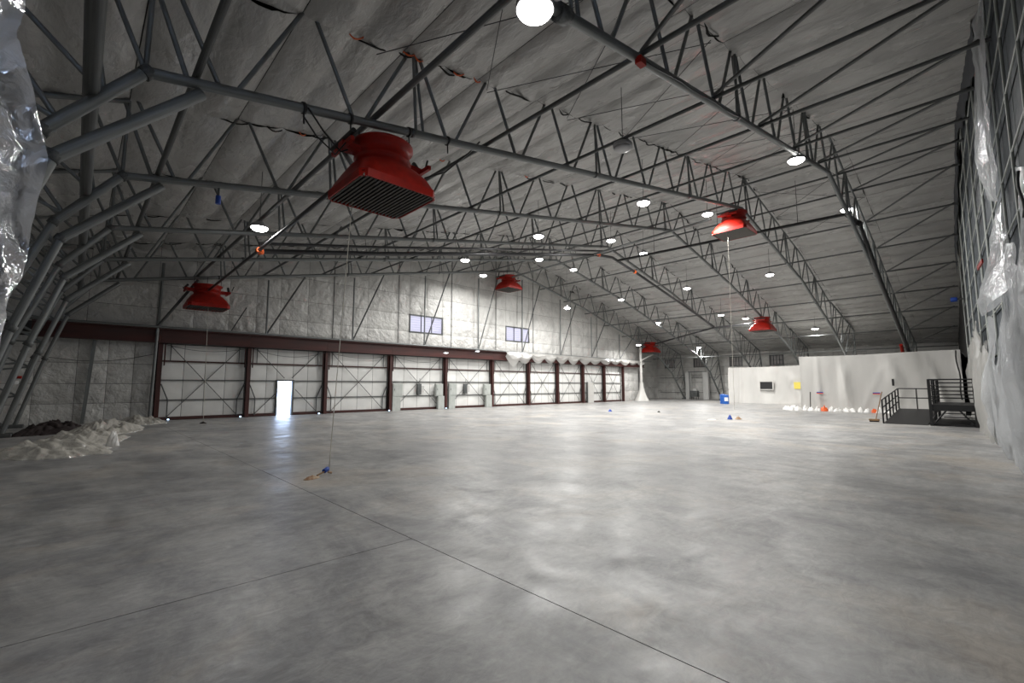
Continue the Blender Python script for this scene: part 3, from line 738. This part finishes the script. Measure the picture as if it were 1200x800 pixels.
# ------------------------------------------------------------------ foam generators
def foam_meshes():
    n = 40; hs = .92
    def sq(t, r, z, k):
        a = 2*math.pi*(k+.5)/n; c, s = math.cos(a), math.sin(a); q = 1/max(abs(c), abs(s))
        rr = lerp(r, hs*q, t); return (rr*c, rr*s, z)
    bm = bmesh.new()
    prof = [(1, 1, 0), (1, 1, .17), (.93, .85, .19), (.62, .72, .42), (.28, .64, .62), (0, .60, .74), (0, .60, .80)]
    R = [[bm.verts.new(sq(t, r, z, k)) for k in range(n)] for t, r, z in prof]
    for a, b in zip(R, R[1:]):
        for k in range(n): bm.faces.new((a[k], a[(k+1) % n], b[(k+1) % n], b[k]))
    inner = [bm.verts.new((v.co.x*.97, v.co.y*.97, 0)) for v in R[0]]; inner2 = [bm.verts.new((v.co.x, v.co.y, .10)) for v in inner]
    for k in range(n):
        bm.faces.new((R[0][(k+1) % n], R[0][k], inner[k], inner[(k+1) % n])); bm.faces.new((inner[(k+1) % n], inner[k], inner2[k], inner2[(k+1) % n]))
    hood = D.meshes.new('hood'); bm.to_mesh(hood); bm.free(); hood.materials.append(RED)
    bm = bmesh.new(); prof = [(.60, .78), (.60, .84), (.64, .85), (.64, .88), (.60, .89), (.60, 1.16), (.68, 1.18), (.68, 1.24), (.62, 1.25), (.55, 1.25), (.55, 1.0)]
    R = [[bm.verts.new((r*math.cos(2*math.pi*k/n), r*math.sin(2*math.pi*k/n), z)) for k in range(n)] for r, z in prof]
    for a, b in zip(R, R[1:]):
        for k in range(n): bm.faces.new((a[k], a[(k+1) % n], b[(k+1) % n], b[k]))
    bm.faces.new(R[-1][::-1])
    drum = D.meshes.new('drum'); bm.to_mesh(drum); bm.free(); drum.materials.append(RED)
    for me in (drum,):
        for p in me.polygons: p.use_smooth = len(p.vertices) == 4
    for p in hood.polygons: p.use_smooth = p.center.z > .2
    bm = bmesh.new(); bmesh.ops.create_grid(bm, x_segments=1, y_segments=1, size=.88)
    for v in bm.verts: v.co.z = .11
    back = D.meshes.new('mesh_screen'); bm.to_mesh(back); bm.free(); back.materials.append(BLACK)
    return hood, drum, back
FH, FD, FB = foam_meshes()
def foam(x, y, z, label, rz=0, slats=True, s=1.0, rod=True):
    t = thing('foam_generator', (x, y, z), label, 'foam generator', 'red ceiling foam generators')
    for nm, me in (('hood', FH), ('drum', FD), ('mesh_screen', FB)):
        mesh_obj(nm, me, None, t)
    if slats:
        for k in range(19):
            xx = -.84+k*1.68/18; o = bar('slat', (x+xx, y-.87, z+.03), (x+xx, y+.87, z+.03), .035, .06, GRILLE, t)
            o.rotation_mode = 'XYZ'; o.rotation_euler = (math.pi/2, .45, 0)
    else:
        bm = bmesh.new()
        for k in range(14): xx = -.84+k*1.68/13; add_box(bm, (xx-.02, -.87, 0), (xx+.02, .87, .04))
        o = from_bm('slats', bm, GRILLE, t)
    # side arms and inlet manifolds
    for sgn in (-1, 1):
        box('side_arm', (x+sgn*.78-.22, y-.12, z+.86), (x+sgn*.78+.22, y+.12, z+1.02), RED, t)
        box('mount_bracket', (x+sgn*.95-.04, y-.5, z+.86), (x+sgn*.95+.04, y+.5, z+.96), RED, t)
    tube('inlet_pipe', (x-.95, y-.55, z+1.06), (x-.95, y+.55, z+1.06), .055, BLACK, t); tube('inlet_valve', (x+1.0, y+.05, z+1.0), (x+1.0, y+.3, z+1.3), .06, BLACK, t)
    tube('valve_stem', (x+1.12, y-.05, z+1.1), (x+1.22, y+.02, z+1.36), .025, BLACK, t, 6)
    if rod:
        for dx, dy in ((-.6, -.1), (.6, -.1), (0, .3)):
            zz = chord(x+dx)-.05
            if zz > z+1.2: tube('hanger_rod', (x+dx, y+dy*.5, z+1.2), (x+dx, y+dy*.3, zz), .014, BLACK, t, 6)
    return t
foam(4.8, 9.35, 6.05, 'largest red foam generator with a slatted black underside, hanging at upper left')
foam(26.1, 9.3, 10.2, 'red foam generator hanging from the second truss at upper right')
foam(26.9, 28.6, 10.15, 'small red foam generator at the centre, in front of the gable', slats=False)
foam(4.75, 28.4, 5.85, 'dark red foam generator hanging over the left end of the doors', slats=False)
foam(45.0, 14, 6.75, 'red foam generator low on the right slope above the far partition', slats=False)
foam(50.9, 28.6, 5.85, 'farthest red foam generator beside the wrapped post', slats=False)
for i, (x, y, z) in enumerate([(3.97, 8.42, 6.16), (4.5, 8.42, 6.16), (5.05, 8.42, 6.16), (5.6, 8.42, 6.16)]):
    pass

# ------------------------------------------------------------------ foam piping
def coupling(t, a, d, r, m=ORANGE):
    a = Vector(a); d = Vector(d).normalized(); tube('coupling', a-d*.09, a+d*.09, r, m, t)
py_ = 18.8
t = thing('main_pipe', (4.6, py_, 6.7), 'long dark main pipe crossing the hall under the trusses', 'pipe')
pts = [(4.6, 6.85), (9.5, 7.75), (18.2, 9.5), (26.6, 11.15), (28.3, 11.3), (31.4, 10.75), (40, 9.0), (46.0, 7.7)]
for (a, b), (c, d) in zip(pts, pts[1:]): tube('pipe_run', (a, py_, b), (c, py_, d), .10, PIPE, t, 12)
for (a, b), (c, d) in zip(pts[:4], pts[1:4]): tube('upper_pipe_run', (a, py_-.35, b+.22), (c, py_-.35, d+.22), .06, PIPE, t, 10)
coupling(t, (4.75, py_, 6.88), (1, 0, .19), .13); coupling(t, (26.6, py_, 11.15), (1, 0, .19), .13); coupling(t, (31.4, py_, 10.75), (1, 0, -.19), .13)
for k, x in enumerate((9, 14, 19.5, 24, 33, 38, 43)): tube('pipe_hanger', (x, py_, interp(x, [p[0] for p in pts], [p[1] for p in pts])), (x, 19, chord(x)), .012, BLACK, t, 5)
t = thing('branch_pipe', (4.6, 19, 6.7), 'black branch pipe running from the largest generator down to the far left generator', 'pipe')
tube('pipe_run', (4.6, 10.3, 7.0), (4.6, 18.7, 6.8), .065, PIPE, t); tube('pipe_run', (4.6, 18.8, 6.8), (4.7, 27.8, 6.75), .06, PIPE, t)
tube('pipe_run', (4.6, 10.3, 7.0), (3.9, 9.6, 7.1), .06, PIPE, t); coupling(t, (4.6, 18.4, 6.81), (0, 1, 0), .10)
t = thing('branch_pipe', (26, 19, 11), 'pale lit branch pipe linking the upper right generator to the central one', 'pipe')
tube('pipe_run', (25.2, 10.2, 11.1), (25.9, 18.7, 11.05), .075, STEEL, t); tube('pipe_run', (25.9, 18.7, 11.05), (26.6, 27.8, 11.1), .07, STEEL, t); coupling(t, (26.0, 18.4, 11.05), (0, 1, 0), .12)
t = thing('branch_pipe', (45.5, 20, 7.5), 'black branch pipe low across the right slope, linking the two lowest generators', 'pipe')
tube('pipe_run', (45.4, 14.9, 7.6), (46, 18.8, 7.6), .08, PIPE, t); tube('pipe_run', (46, 18.8, 7.6), (50.6, 27.8, 6.85), .08, PIPE, t)
t = thing('riser_pipe', (29, 4.6, 11), 'thick black supply pipe following the nearest truss down to the right partition', 'pipe')
tube('pipe_run', (29.0, 18.8, 11.2), (29.6, 4.75, 11.05), .09, BLACK, t, 12)
rp = [(29.6, 4.75, 11.05), (29.0, 4.15, 10.2), (35.1, 4.15, 7.95), (41.5, 4.15, 5.95), (45.4, 4.15, 4.75), (48, 4.15, 3.6)]
for a, b in zip(rp, rp[1:]): tube('pipe_run', a, b, .12, BLACK, t, 12)
coupling(t, rp[1], (1, 0, -.3), .15, BLACK); tube('red_elbow', (45.3, 4.5, 4.9), (46.6, 4.5, 3.98), .11, RED, t)
for y in (7, 11.5, 16): tube('pipe_hanger', (29.4, y, 11.1), (29.4, y, roof(29.4)), .014, BLACK, t, 5)

# cables hanging around the largest generator
for i, (pp, lb) in enumerate((([(2.95, 8.9, 7.25), (3.3, 9.0, 6.95), (3.75, 9.2, 6.75), (3.9, 9.2, 6.85)], 'thin black cable slung from the truss to the left arm of the largest generator'),
                              ([(5.9, 9.3, 6.9), (6.5, 9.3, 7.25), (7.1, 9.1, 7.9), (7.4, 9.0, 8.3)], 'black cable rising from the right arm of the largest generator to the truss'))):
    o = curve_tube('slung_cable', pp, .02, BLACK, None, 6); tag(o, lb, 'cable')

for x in (2.9, 3.85, 5.25, 6.35):
    tube('pipe_strap', cp(x-.03, 9), cp(x+.03, 9), .115, BLACK, TR[1]); tube('strap_drop', cp(x, 9, .12), cp(x+.02, 9, -.32), .018, BLACK, TR[1], 6)
o = curve_tube('slung_cable', [(2.9, 9, 7.1), (3.2, 9.1, 6.85), (3.6, 9.1, 6.6), (3.84, 9.1, 6.98)], .018, BLACK, None, 6); tag(o, 'lower black cable looping from the truss to the left bracket of the largest generator', 'cable')
t = thing('high_bay_lamp', (11.2, 7.0, 8.78), 'unlit grey round lamp between the two nearest trusses, upper centre', 'ceiling lamp', 'round high bay lamps')
mesh_obj('housing', HM, None, t); l = mesh_obj('lens', LM.copy(), None, t); l.data.materials.clear(); l.data.materials.append(HOUS)
tube('drop_rod', (11.2, 7.0, 8.96), (11.2, 7.0, roof(11.2)-.15), .012, DSTEEL, t, 6)
# pull cords
def cord(name, top, bot, r, label, n=14, sway=.0):
    o = curve_tube(name, [Vector(top).lerp(Vector(bot), k/n) + Vector((sway*math.sin(math.pi*k/n), 0, 0)) for k in range(n+1)], r, ROPE, None, 5)
    return tag(o, label, 'cord')
cord('pull_cord', (4.35, 9.9, 6.06), (3.86, 9.45, .06), .009, 'pale cord hanging from the largest generator to the floor')
cord('pull_cord', (26.0-.6, 9.4, 10.2), (25.2, 9.4, .55), .010, 'pale thin cord hanging below the upper right generator')
cord('pull_cord', (4.75, 27.9, 5.85), (4.7, 27.0, .05), .010, 'thin cord hanging from the far left generator to the floor')

# ------------------------------------------------------------------ items on the floor
def heap(name, c, rx, ry, h, m, label, cat, seed=0, rz=0, n=60, group=None, edge=.12):
    bm = bmesh.new(); g = []
    for i in range(n+1):
        row = []
        for j in range(n+1):
            u, v = 2*i/n-1, 2*j/n-1
            # disc mapping
            x = u*math.sqrt(1-v*v/2); y = v*math.sqrt(1-u*u/2); r = math.hypot(x, y)
            k = 1+.25*fn3(math.cos(math.atan2(y, x)), math.sin(math.atan2(y, x)), seed, 1.6)
            z = (1-r**2.2)*(.30+.50*ridge(x*rx, y*ry, seed, 1.5/max(.3, min(rx, ry)))+.38*ridge(x*rx*1.3+y, y*ry, seed+3, 3.2/max(.3, min(rx, ry))))+.22*fn3(x*3, y*3, seed+5, 1.6)*(1-r**4)
            X, Y = x*k*rx, y*k*ry
            row.append(bm.verts.new((X*math.cos(rz)-Y*math.sin(rz), X*math.sin(rz)+Y*math.cos(rz), max(.004, z*h+.01))))
        g.append(row)
    for i in range(n):
        for j in range(n): bm.faces.new((g[i][j], g[i+1][j], g[i+1][j+1], g[i][j+1]))
    ed = [e for e in bm.edges if e.is_boundary]; r = bmesh.ops.extrude_edge_only(bm, edges=ed)
    for v in [q for q in r['geom'] if isinstance(q, bmesh.types.BMVert)]: v.co.z = 0.0
    bmesh.ops.remove_doubles(bm, verts=bm.verts[:], dist=1e-4)
    o = from_bm(name, bm, m, None, True); o.location = (c[0], c[1], 0); return tag(o, label, cat, group)
PILE = plastic('crumpled_poly', (.66, .63, .57), .90, .16, 1.0, 5.0, .15, .30, .8)
heap('crumpled_plastic', (-.35, 17.6), 1.25, 1.5, .32, PILE, 'pale crumpled plastic sheet heaped on the floor at far left, front edge of the pile', 'plastic sheet', 1, .1)
heap('crumpled_plastic', (.25, 20.4), 1.2, 1.6, .36, PILE, 'crumpled plastic sheet behind the front heap at the left wall', 'plastic sheet', 2, -.2)
heap('crumpled_plastic', (1.0, 24.2), 1.1, 2.0, .42, PILE, 'greyish plastic heap in the middle of the pile by the left wall', 'plastic sheet', 3, -.3)
heap('crumpled_plastic', (2.4, 28.0), 1.0, .8, .36, PILE, 'folded plastic roll ending beside the left door post', 'plastic sheet', 4, .1)
heap('dark_tarp', (-.55, 25.6), .9, 1.8, .40, DCLOTH, 'black tarp lying behind the plastic pile at the left wall', 'tarp', 6, -.35)
o = heap('plastic_flap', (.95, 18.4), .16, .14, .42, BAG, 'small upright white plastic flap beside the front of the plastic pile', 'plastic sheet', 8, 0, 14)

heap('rag', (3.45, 9.25), .17, .09, .05, BROWN, 'light brown rag on the floor at the end of the hanging cord', 'rag', 11, .4, 20)
t = thing('cord_handle', (3.78, 9.42, 0), 'wooden cord handle with blue tape on the floor', 'handle')
tube('grip', (3.58, 9.33, .035), (3.85, 9.45, .10), .018, WOOD, t, 8); tube('blue_tape', (3.74, 9.40, .085), (3.84, 9.46, .12), .045, BTAPE, t, 10); tube('grip_end', (3.84, 9.44, .05), (3.92, 9.45, .03), .02, BROWN, t, 8)
o = heap('debris_scrap', (4.56, 26.2), .14, .08, .08, DCLOTH, 'small dark scrap on the floor before the left doors', 'scrap', 12, 0, 10)
o = heap('debris_scrap', (27.3, 18.6), .16, .12, .15, BTAPE, 'small blue scrap on the floor in the middle distance', 'scrap', 13, 0, 10)
o = heap('debris_scrap', (28.8, 15.7), .10, .10, .10, BLACK, 'tiny dark scrap on the open floor right of the blue scrap', 'scrap', 14, 0, 10)
o = heap('debris_scrap', (25.6, 9.8), .13, .13, .22, BTAPE, 'small blue cloth scrap hanging over floor debris left of the stairs', 'scrap', 15, 0, 12)
o = heap('debris_scrap', (25.95, 9.5), .25, .15, .14, BROWN, 'small brown scrap touching the blue cloth on the open floor', 'scrap', 16, 0, 12)
o = heap('debris_scrap', (24.7, 10.4), .35, .2, .02, BAG, 'flat white paper scrap left of the blue and brown scraps', 'paper', 17, 0, 12)

# little work lights / reflectors at the foot of posts
for i, (x, lb) in enumerate(((3.6, 'at the left end of the doors'), (6.9, 'left of the second post'), (11.3, 'left of the third post'), (16.2, 'at the foot of the fourth post'), (21.1, 'at the foot of the fifth post'))):
    t = thing('floor_marker', (x, YW-.45, 0), 'tiny bright blue-white marker lamp on the floor ' + lb, 'marker lamp', 'marker lamps at the door sill')
    box('marker_base', (x-.05, YW-.5, 0), (x+.05, YW-.4, .03), BLACK, t); box('marker_lens', (x-.04, YW-.49, .03), (x+.04, YW-.41, .09), emit('marker_%d' % i, (.55, .75, 1), 3), t)
for x, z, lb in ((24.1, 4.7, 'white'), (20.9, 4.4, 'small white')):
    t = thing('header_lamp', (x, YW-.62, z), lb + ' lit lamp fixed to the door header', 'lamp')
    box('lamp_body', (x-.18, YW-.7, z-.04), (x+.18, YW-.52, z+.05), HOUS, t); box('lamp_lens', (x-.16, YW-.69, z-.06), (x+.16, YW-.53, z-.04), emit('header_lamp_'+str(x), (.9, .95, 1), 8), t)

# blue drums
for i, (x, y, hh, lb) in enumerate(((47.3, 18.7, .95, 'blue plastic drum with a plain side beside the low white partition'), (46.7, 18.22, .9, 'blue plastic drum with a white label, the right one of the pair'))):
    t = thing('drum', (x, y, 0), lb, 'drum', 'blue drums'); bm = bmesh.new(); n = 20
    prof = [(.0, 0), (.29, 0), (.30, .04), (.30, .3), (.315, .32), (.30, .34), (.30, .6), (.315, .62), (.30, .64), (.30, hh-.05), (.27, hh), (0, hh)]
    R = [[bm.verts.new((max(r, .001)*math.cos(2*math.pi*k/n), max(r, .001)*math.sin(2*math.pi*k/n), z)) for k in range(n)] for r, z in prof]
    for a, b in zip(R, R[1:]):
        for k in range(n): bm.faces.new((a[k], a[(k+1) % n], b[(k+1) % n], b[k]))
    from_bm('barrel', bm, BLUE, t, False); tube('bung', (x+.12, y, hh), (x+.12, y, hh+.04), .04, WHITE, t, 8)
    if i: grid_sheet('label_patch', lambda u, v: (x+.322*math.cos(math.pi*1.0+1.1*u), y+.322*math.sin(math.pi*1.0+1.1*u), .3+.35*v), 6, 1, WHITE, t)
    else:
        tube('pump_rod', (x-.1, y, hh), (x-.1, y, hh+.35), .02, GREYBOX, t, 6)

# ------------------------------------------------------------------ white wrapped partitions
def wrap(name, x, y0, y1, x1, z, label, seed, flare):
    t = thing(name, (x, (y0+y1)/2, 0), label, 'partition')
    def front(u, v):
        yy = lerp(y1, y0, u); zz = z*v-.05*v*math.sin(5*u)
        fan = u*34+2.5*math.sin(6*u)+6*(u-.15)*(1-v)*-1.0
        fold = .22*(.5+.5*math.cos(fan))**5*(.35+.65*math.sin(math.pi*min(1, v+.15)))*max(0, .5+.8*fn3(u*4, v, seed, 1.0))
        diag = .05*math.sin(22*(u+.5*v*(.5-u))+seed) + .05*(.5+.5*math.cos(34*(u*.8-.22*v*(.3+u))+seed+2*fn3(u*2, v, 4)))**8*max(0, .4+fn3(u*3, v*2, seed+9))
        return (x-.05-fold-diag*.6-flare*(1-v)**3*.5, yy, max(0.005, zz))
    grid_sheet('front_sheet', front, 240, 24, WPLAS, t)
    box('far_sheet', (x, y1-.02, 0), (x1, y1, z-.02), WPLAS, t); box('core', (x+.16, y0, 0), (x+.2, y1-.03, z-.06), DECK, t)
    box('roof_sheet', (x+.03, y0, z-.06), (x1, y1, z-.03), WPLAS, t)
    return t
p1 = wrap('partition', 39.45, 1.15, 9.85, 61.0, 3.98, 'tall white plastic-wrapped partition behind the black stairs', 2, .3)
p2 = wrap('partition', 50.5, 9.95, 19.3, 61.0, 3.74, 'farther white plastic-wrapped partition with the black window', 5, .5)
t = thing('black_window', (50.2, 15.5, 1.8), 'small black window set in the far white partition', 'window')
def yat(px): return px
box('dark_pane', (50.12, 14.95, 1.45), (50.2, 16.1, 2.2), BLACK, t); 
for a, b, c, d in ((14.88, 16.17, 1.39, 1.46), (14.88, 16.17, 2.19, 2.26), (14.88, 14.96, 1.39, 2.26), (16.09, 16.17, 1.39, 2.26)): box('trim', (50.06, a, c), (50.24, b, d), WPLAS, t)
o = box('notice', (50.14, 12.45, 1.5), (50.17, 13.1, 2.15), YELL); tag(o, 'yellow notice sheet on the far white partition', 'notice')
for i, (y, lb) in enumerate(((8.6, 'left'), (5.35, 'right'))):
    t = thing('wall_tag', (39.15, y, 1.25), '%s small blue and orange strip on the near white partition' % lb, 'tag', 'small strips on the partition')
    box('blue_strip', (39.13, y-.2, 1.28), (39.17, y+.2, 1.35), BTAPE, t); box('orange_strip', (39.13, y-.2, 1.22), (39.17, y+.2, 1.28), ORANGE, t)
o = box('wall_switch', (39.1, 4.38, 1.8), (39.16, 4.5, 2.25), BLACK); tag(o, 'small black upright box on the near white partition above the ramp', 'box')
o = tube('thin_rod', (38.95, 9.2, 0), (38.95, 9.15, 1.35), .03, BLACK, None, 6); tag(o, 'thin black rod standing by the left end of the near partition', 'rod')
o = curve_tube('hanging_cable', [(38.8, 1.32-.1*k/9+.04*math.sin(k), 3.95-3.0*k/9) for k in range(10)], .04, BLACK, None, 6); tag(o, 'black cable hanging down the right end of the near partition behind the stairs', 'cable')
# bags along the foot of the partition
rs = random.Random(11); k = 0; y = 9.9
spots = []
while y > 4.2:
    spots.append((38.75+rs.uniform(-.25, .1), y)); y -= rs.uniform(.32, .48)
spots += [(38.6, 10.3), (38.9, 10.6), (39.3, 10.9), (39.6, 10.5), (39.1, 10.2)]
bagname = ['plump', 'flattened', 'slumped', 'folded', 'rumpled', 'rounded', 'lopsided', 'small']
for i, (x, y) in enumerate(spots):
    org = i in (4, 11)
    o = heap('sandbag', (x, y), rs.uniform(.22, .30), rs.uniform(.17, .24), rs.uniform(.24, .36), ORANGE if org else BAG,
             ('orange bag among white bags at the partition foot, %s one' % ('left' if i == 4 else 'right')) if org else 'white plastic bag at the foot of the near partition, %s from its left end' % ordn[len(ordn)-1 if i > 19 else i], 'bag', 20+i, rs.uniform(0, 3), 12, 'orange bags' if org else 'white bags at the partition foot')
for i in range(9):   # rumpled skirt of far partition
    pass

# ------------------------------------------------------------------ ramp and stair platform
t = thing('access_ramp', (31, 2.9, 0), 'black steel access ramp with handrails beside the stair platform', 'ramp')
xa, xb, ya, yb2 = 28.2, 34.0, 2.1, 3.68; zr = .52
bm = bmesh.new(); off = Vector((31, 2.9, 0))
v = [bm.verts.new(Vector(p)-off) for p in ((xa, ya, .01), (xa, yb2, .01), (xb, yb2, zr), (xb, ya, zr), (xa, ya, 0), (xa, yb2, 0), (xb, yb2, zr-.12), (xb, ya, zr-.12))]
for f in ((0, 3, 2, 1), (4, 5, 6, 7), (0, 1, 5, 4), (2, 3, 7, 6), (0, 4, 7, 3), (1, 2, 6, 5)): bm.faces.new([v[i] for i in f])
from_bm('deck_plate', bm, BLACK, t)
for x in (xb-.05,):
    for y in (ya+.05, yb2-.05): tube('leg', (x, y, 0), (x, y, zr-.1), .04, BLACK, t, 6)
rz_ = lambda x: (x-xa)/(xb-xa)*zr
for k in range(6):
    x = lerp(xa+.05, xb, k/5); tube('rail_post', (x, yb2, rz_(x)), (x, yb2, rz_(x)+1.12), .035, BLACK, t, 6)
for h in (1.12, .75, .4): tube('handrail', (xa+.05, yb2, h+.0), (xb, yb2, zr+h), .03, BLACK, t, 6)
for k in range(3): tube('rail_post', (xb, lerp(ya, yb2, k/2), zr), (xb, lerp(ya, yb2, k/2), zr+1.12), .03, BLACK, t, 6)
for h in (1.12, .6): tube('handrail', (xb, ya-.0, zr+h), (xb, yb2, zr+h), .028, BLACK, t, 6)
t = thing('stair_platform', (30, 1.5, 0), 'black steel stair platform with rails at the right wall', 'platform')
X0, X1, Y0, Y1, DZ = 28.2, 33.0, .5, 1.95, .95
box('deck', (X0, Y0, DZ-.28), (X1, Y1, DZ-.0), BLACK, t); box('base_sheet', (X0+.1, Y0, 0), (X1, Y1, .10), BLACK, t)
for x in (X0, (X0+X1)/2, X1):
    for y in (Y0, Y1): bar('corner_post', (x, y, 0), (x, y, 2.1), .11, .11, BLACK, t)
for y in (Y0, Y1):
    for z in (2.08, 1.82, 1.56, 1.30, 1.1): tube('side_rail', (X0, y, z), (X1, y, z), .024, BLACK, t, 6)
for z in (1.95, 1.74, 1.53, 1.34, 1.16): tube('end_rail', (X1, Y0, z), (X1, Y1, z), .03, BLACK, t, 6)
for z in (2.08,): tube('end_rail', (X0, Y0, z), (X0, Y1, z), .03, BLACK, t, 6)
for k in range(5):
    x = lerp(X0+.5, X1, k/5); tube('side_post', (x, Y1, DZ), (x, Y1, 2.08), .02, BLACK, t, 6)
ym = (Y0+Y1)/2
for y in (Y0+.1, Y1-.1): tube('cross_brace', (X0, y, .12), (X0, ym+(.22 if y > ym else -.22), DZ-.25), .035, BLACK, t, 6)
for y in (Y0, Y1): tube('cross_brace', (X0, y, .1), (X1, y, DZ-.25), .03, BLACK, t, 6)
for k in range(4): box('tread', (X1+.05+.3*k, Y0+.1, DZ-.2-.22*k), (X1+.33+.3*k, Y1-.1, DZ-.16-.22*k), BLACK, t)
t = thing('push_broom', (29.1, 4.15, 0), 'wooden push broom leaning at the left of the ramp rail', 'broom')
tube('handle', (29.15, 4.1, .06), (29.35, 3.8, 1.5), .022, WOOD, t, 8)
box('brush_head', (29.0, 3.95, .06), (29.25, 4.35, .14), WOOD, t); box('bristles', (29.02, 3.97, 0), (29.23, 4.33, .07), DCLOTH, t)

# ------------------------------------------------------------------ plastic sheeting, right side
def rsheet(name, x0, x1, ztop, off, bulge, seed, m, label, zb=0.0, nu=70, nv=60, sway=0.0, pinch=0.0, pleat=.05):
    def f(u, v):
        w = 1-pinch*math.sin(math.pi*v)*.5
        x = lerp(x0, x1, .5+(u-.5)*w) + sway*v
        zt = ztop(u) if callable(ztop) else ztop
        z = lerp(zb(u) if callable(zb) else zb, zt, v)
        d = off + bulge*(.5+.5*math.sin(2*math.pi*(u*1.7+seed*.3)+2*v))*math.sin(math.pi*min(1, v*1.1+.08)) + pleat*math.sin(2*math.pi*u*(x1-x0)*.9+2*math.sin(3*v)+seed)*(.4+.6*(1-v)) + .10*fn3(x*.9, z*.5, seed, 1.2)+.05*(ridge(x, z*.6, seed, 1.7)-.5)
        return (x, nw(x)+max(.03, d), z)
    o = grid_sheet(name, f, nu, nv, m); return tag(o, label, 'plastic sheet')
rsheet('plastic_curtain', 11.5, 15.8, lambda u: 3.4+1.3*math.sin(3*u), .16, .22, 1.2, SHEETR, 'clear plastic sheet hanging to the floor at the right edge, nearest fold')
rsheet('plastic_curtain', 14.5, 21.5, lambda u: 2.6+1.3*math.sin(9*u+1), .16, .18, 2.1, SHEETR, 'clear plastic sheet billowing below the studs at the right wall')
rsheet('plastic_curtain', 20.5, 27.5, lambda u: 2.6+2.0*u+.4*math.sin(12*u), .20, .18, 3.3, MILKY, 'milky plastic sheet bunched beside the stair platform')
rsheet('plastic_curtain', 27.6, 38.5, lambda u: 3.6+.5*math.sin(5*u), .08, .04, 4.3, MILKY, 'long milky plastic sheet drawn back behind the stair platform', pleat=.02)
rsheet('plastic_curtain', 9.0, 12.2, lambda u: 4.6+1.2*u, .10, .16, 5.5, SHEETR, 'clear plastic sheet down the right edge of the photo, upper fold', 1.2)
rsheet('plastic_curtain', 14.0, 17.2, lambda u: 11.0-.5*u, .10, .15, 6.6, SHEETR, 'narrow shiny plastic strip hanging high near the ceiling at the right', lambda u: 7.4-1.2*math.sin(math.pi*u), 24, 50)
# blown-out bag-like billow with red tape
def bil(u, v):
    a = math.pi*(u-.5); x = 14.9+1.4*math.sin(a)*(1-.85*v); z = lerp(3.9, 5.9, v)-.5*math.sin(math.pi*u)*(1-v)
    return (x, nw(x)+.10+.52*math.cos(a)*(1-v)**.7*(.9+.3*fn3(u*3, v*3, 2)), z)
o = grid_sheet('plastic_billow', bil, 36, 30, SHEETR); tag(o, 'ballooning fold of clear plastic with red tape at the right edge', 'plastic sheet')
o = bar('red_tape', (14.3, nw(14.3)+.5, 4.55), (14.9, nw(14.9)+.55, 4.5), .03, .09, RED); tag(o, 'strip of red tape on the ballooning plastic fold', 'tape')
t = thing('cylinder_bracket', (39, 1.05, 6.2), 'small blue fitting on the curtain edge above the near partition', 'fitting')
tube('fitting_body', (38.2, nw(38.2)+.25, 7.0), (38.2, nw(38.2)+.55, 7.0), .14, BTAPE, t, 10); tube('fitting_base', (38.2, nw(38.2), 7.0), (38.2, nw(38.2)+.25, 7.0), .05, DSTEEL, t, 6)
o = curve_tube('black_cable_right', [(10.0, nw(10.0)+.30+.02*math.sin(k), 5.0-k*.12) for k in range(7)], .02, BLACK, None, 5); o.name = 'hanging_cable'; tag(o, 'black cable hanging over the plastic near the top right corner', 'cable')


# ------------------------------------------------------------------ plastic sheet, left edge (hangs from the nearest truss leg)
EL = [(0.0, 1.05), (.6, 1.3), (1.2, 1.75), (1.8, 1.81), (2.07, 1.9), (2.24, 2.0), (2.53, 2.2), (2.71, 2.35), (3.15, 3.0), (3.37, 3.3), (6.5, 6.5)]
XE = [(0.0, -.62), (1.2, -.46), (1.81, -.275), (2.07, -.25), (2.24, -.225), (2.53, -.205), (2.71, -.18), (3.0, -.245), (3.2, -.31), (3.37, -.315), (4.2, -.30), (6.6, -.40)]
def left_sheet(u, v):
    z = 6.4*v+.0; k = 3.4/2.6
    zz = (z-1.8)/k+1.8
    xe = interp(zz, [a for a, b in XE]  , [b for a, b in XE])*k + .055 + .02*fn3(0, z, 3, 3.0)
    x = lerp(-1.7, xe, u)
    y = 3.4 - .85*(xe-x) + .16*fn3(x*1.1, z*.6, 1, 1.1) + .20*(ridge(x*1.6, z*.8, 4, 1.5)-.5) + .14*ridge(x*1.4+z*.5, z*.5, 8, 3.1) + .06*ridge(x*2-z, z, 3, 4.3) + .12*u*math.sin(z*1.7)
    return (x, y, max(.01, z))
o = grid_sheet('plastic_curtain', left_sheet, 60, 200, SHEETL); tag(o, 'shiny wrinkled clear plastic sheet hanging at the left edge of the photo', 'plastic sheet')
# ------------------------------------------------------------------ small things near left
t = thing('camera_fitting', (2.0, 13.3, 6.4), 'small blue fitting hanging below the third truss at the left', 'fitting')
tube('stem', (2.45, 14, chord(2.45)-.08), (2.45, 14, chord(2.45)-.3), .03, DSTEEL, t, 6); tube('fitting_body', (2.45, 14, chord(2.45)-.52), (2.45, 14, chord(2.45)-.3), .065, BTAPE, t, 8)
t = thing('valve_station', (-1.62, 23.9, 2.0), 'small red and white valve on a left truss leg near the floor', 'valve')
tube('valve_body', (-1.6, 23.9, 2.1), (-1.4, 23.85, 2.1), .05, RED, t, 8); box('valve_tag', (-1.56, 23.84, 1.86), (-1.46, 23.9, 1.98), WHITE, t)
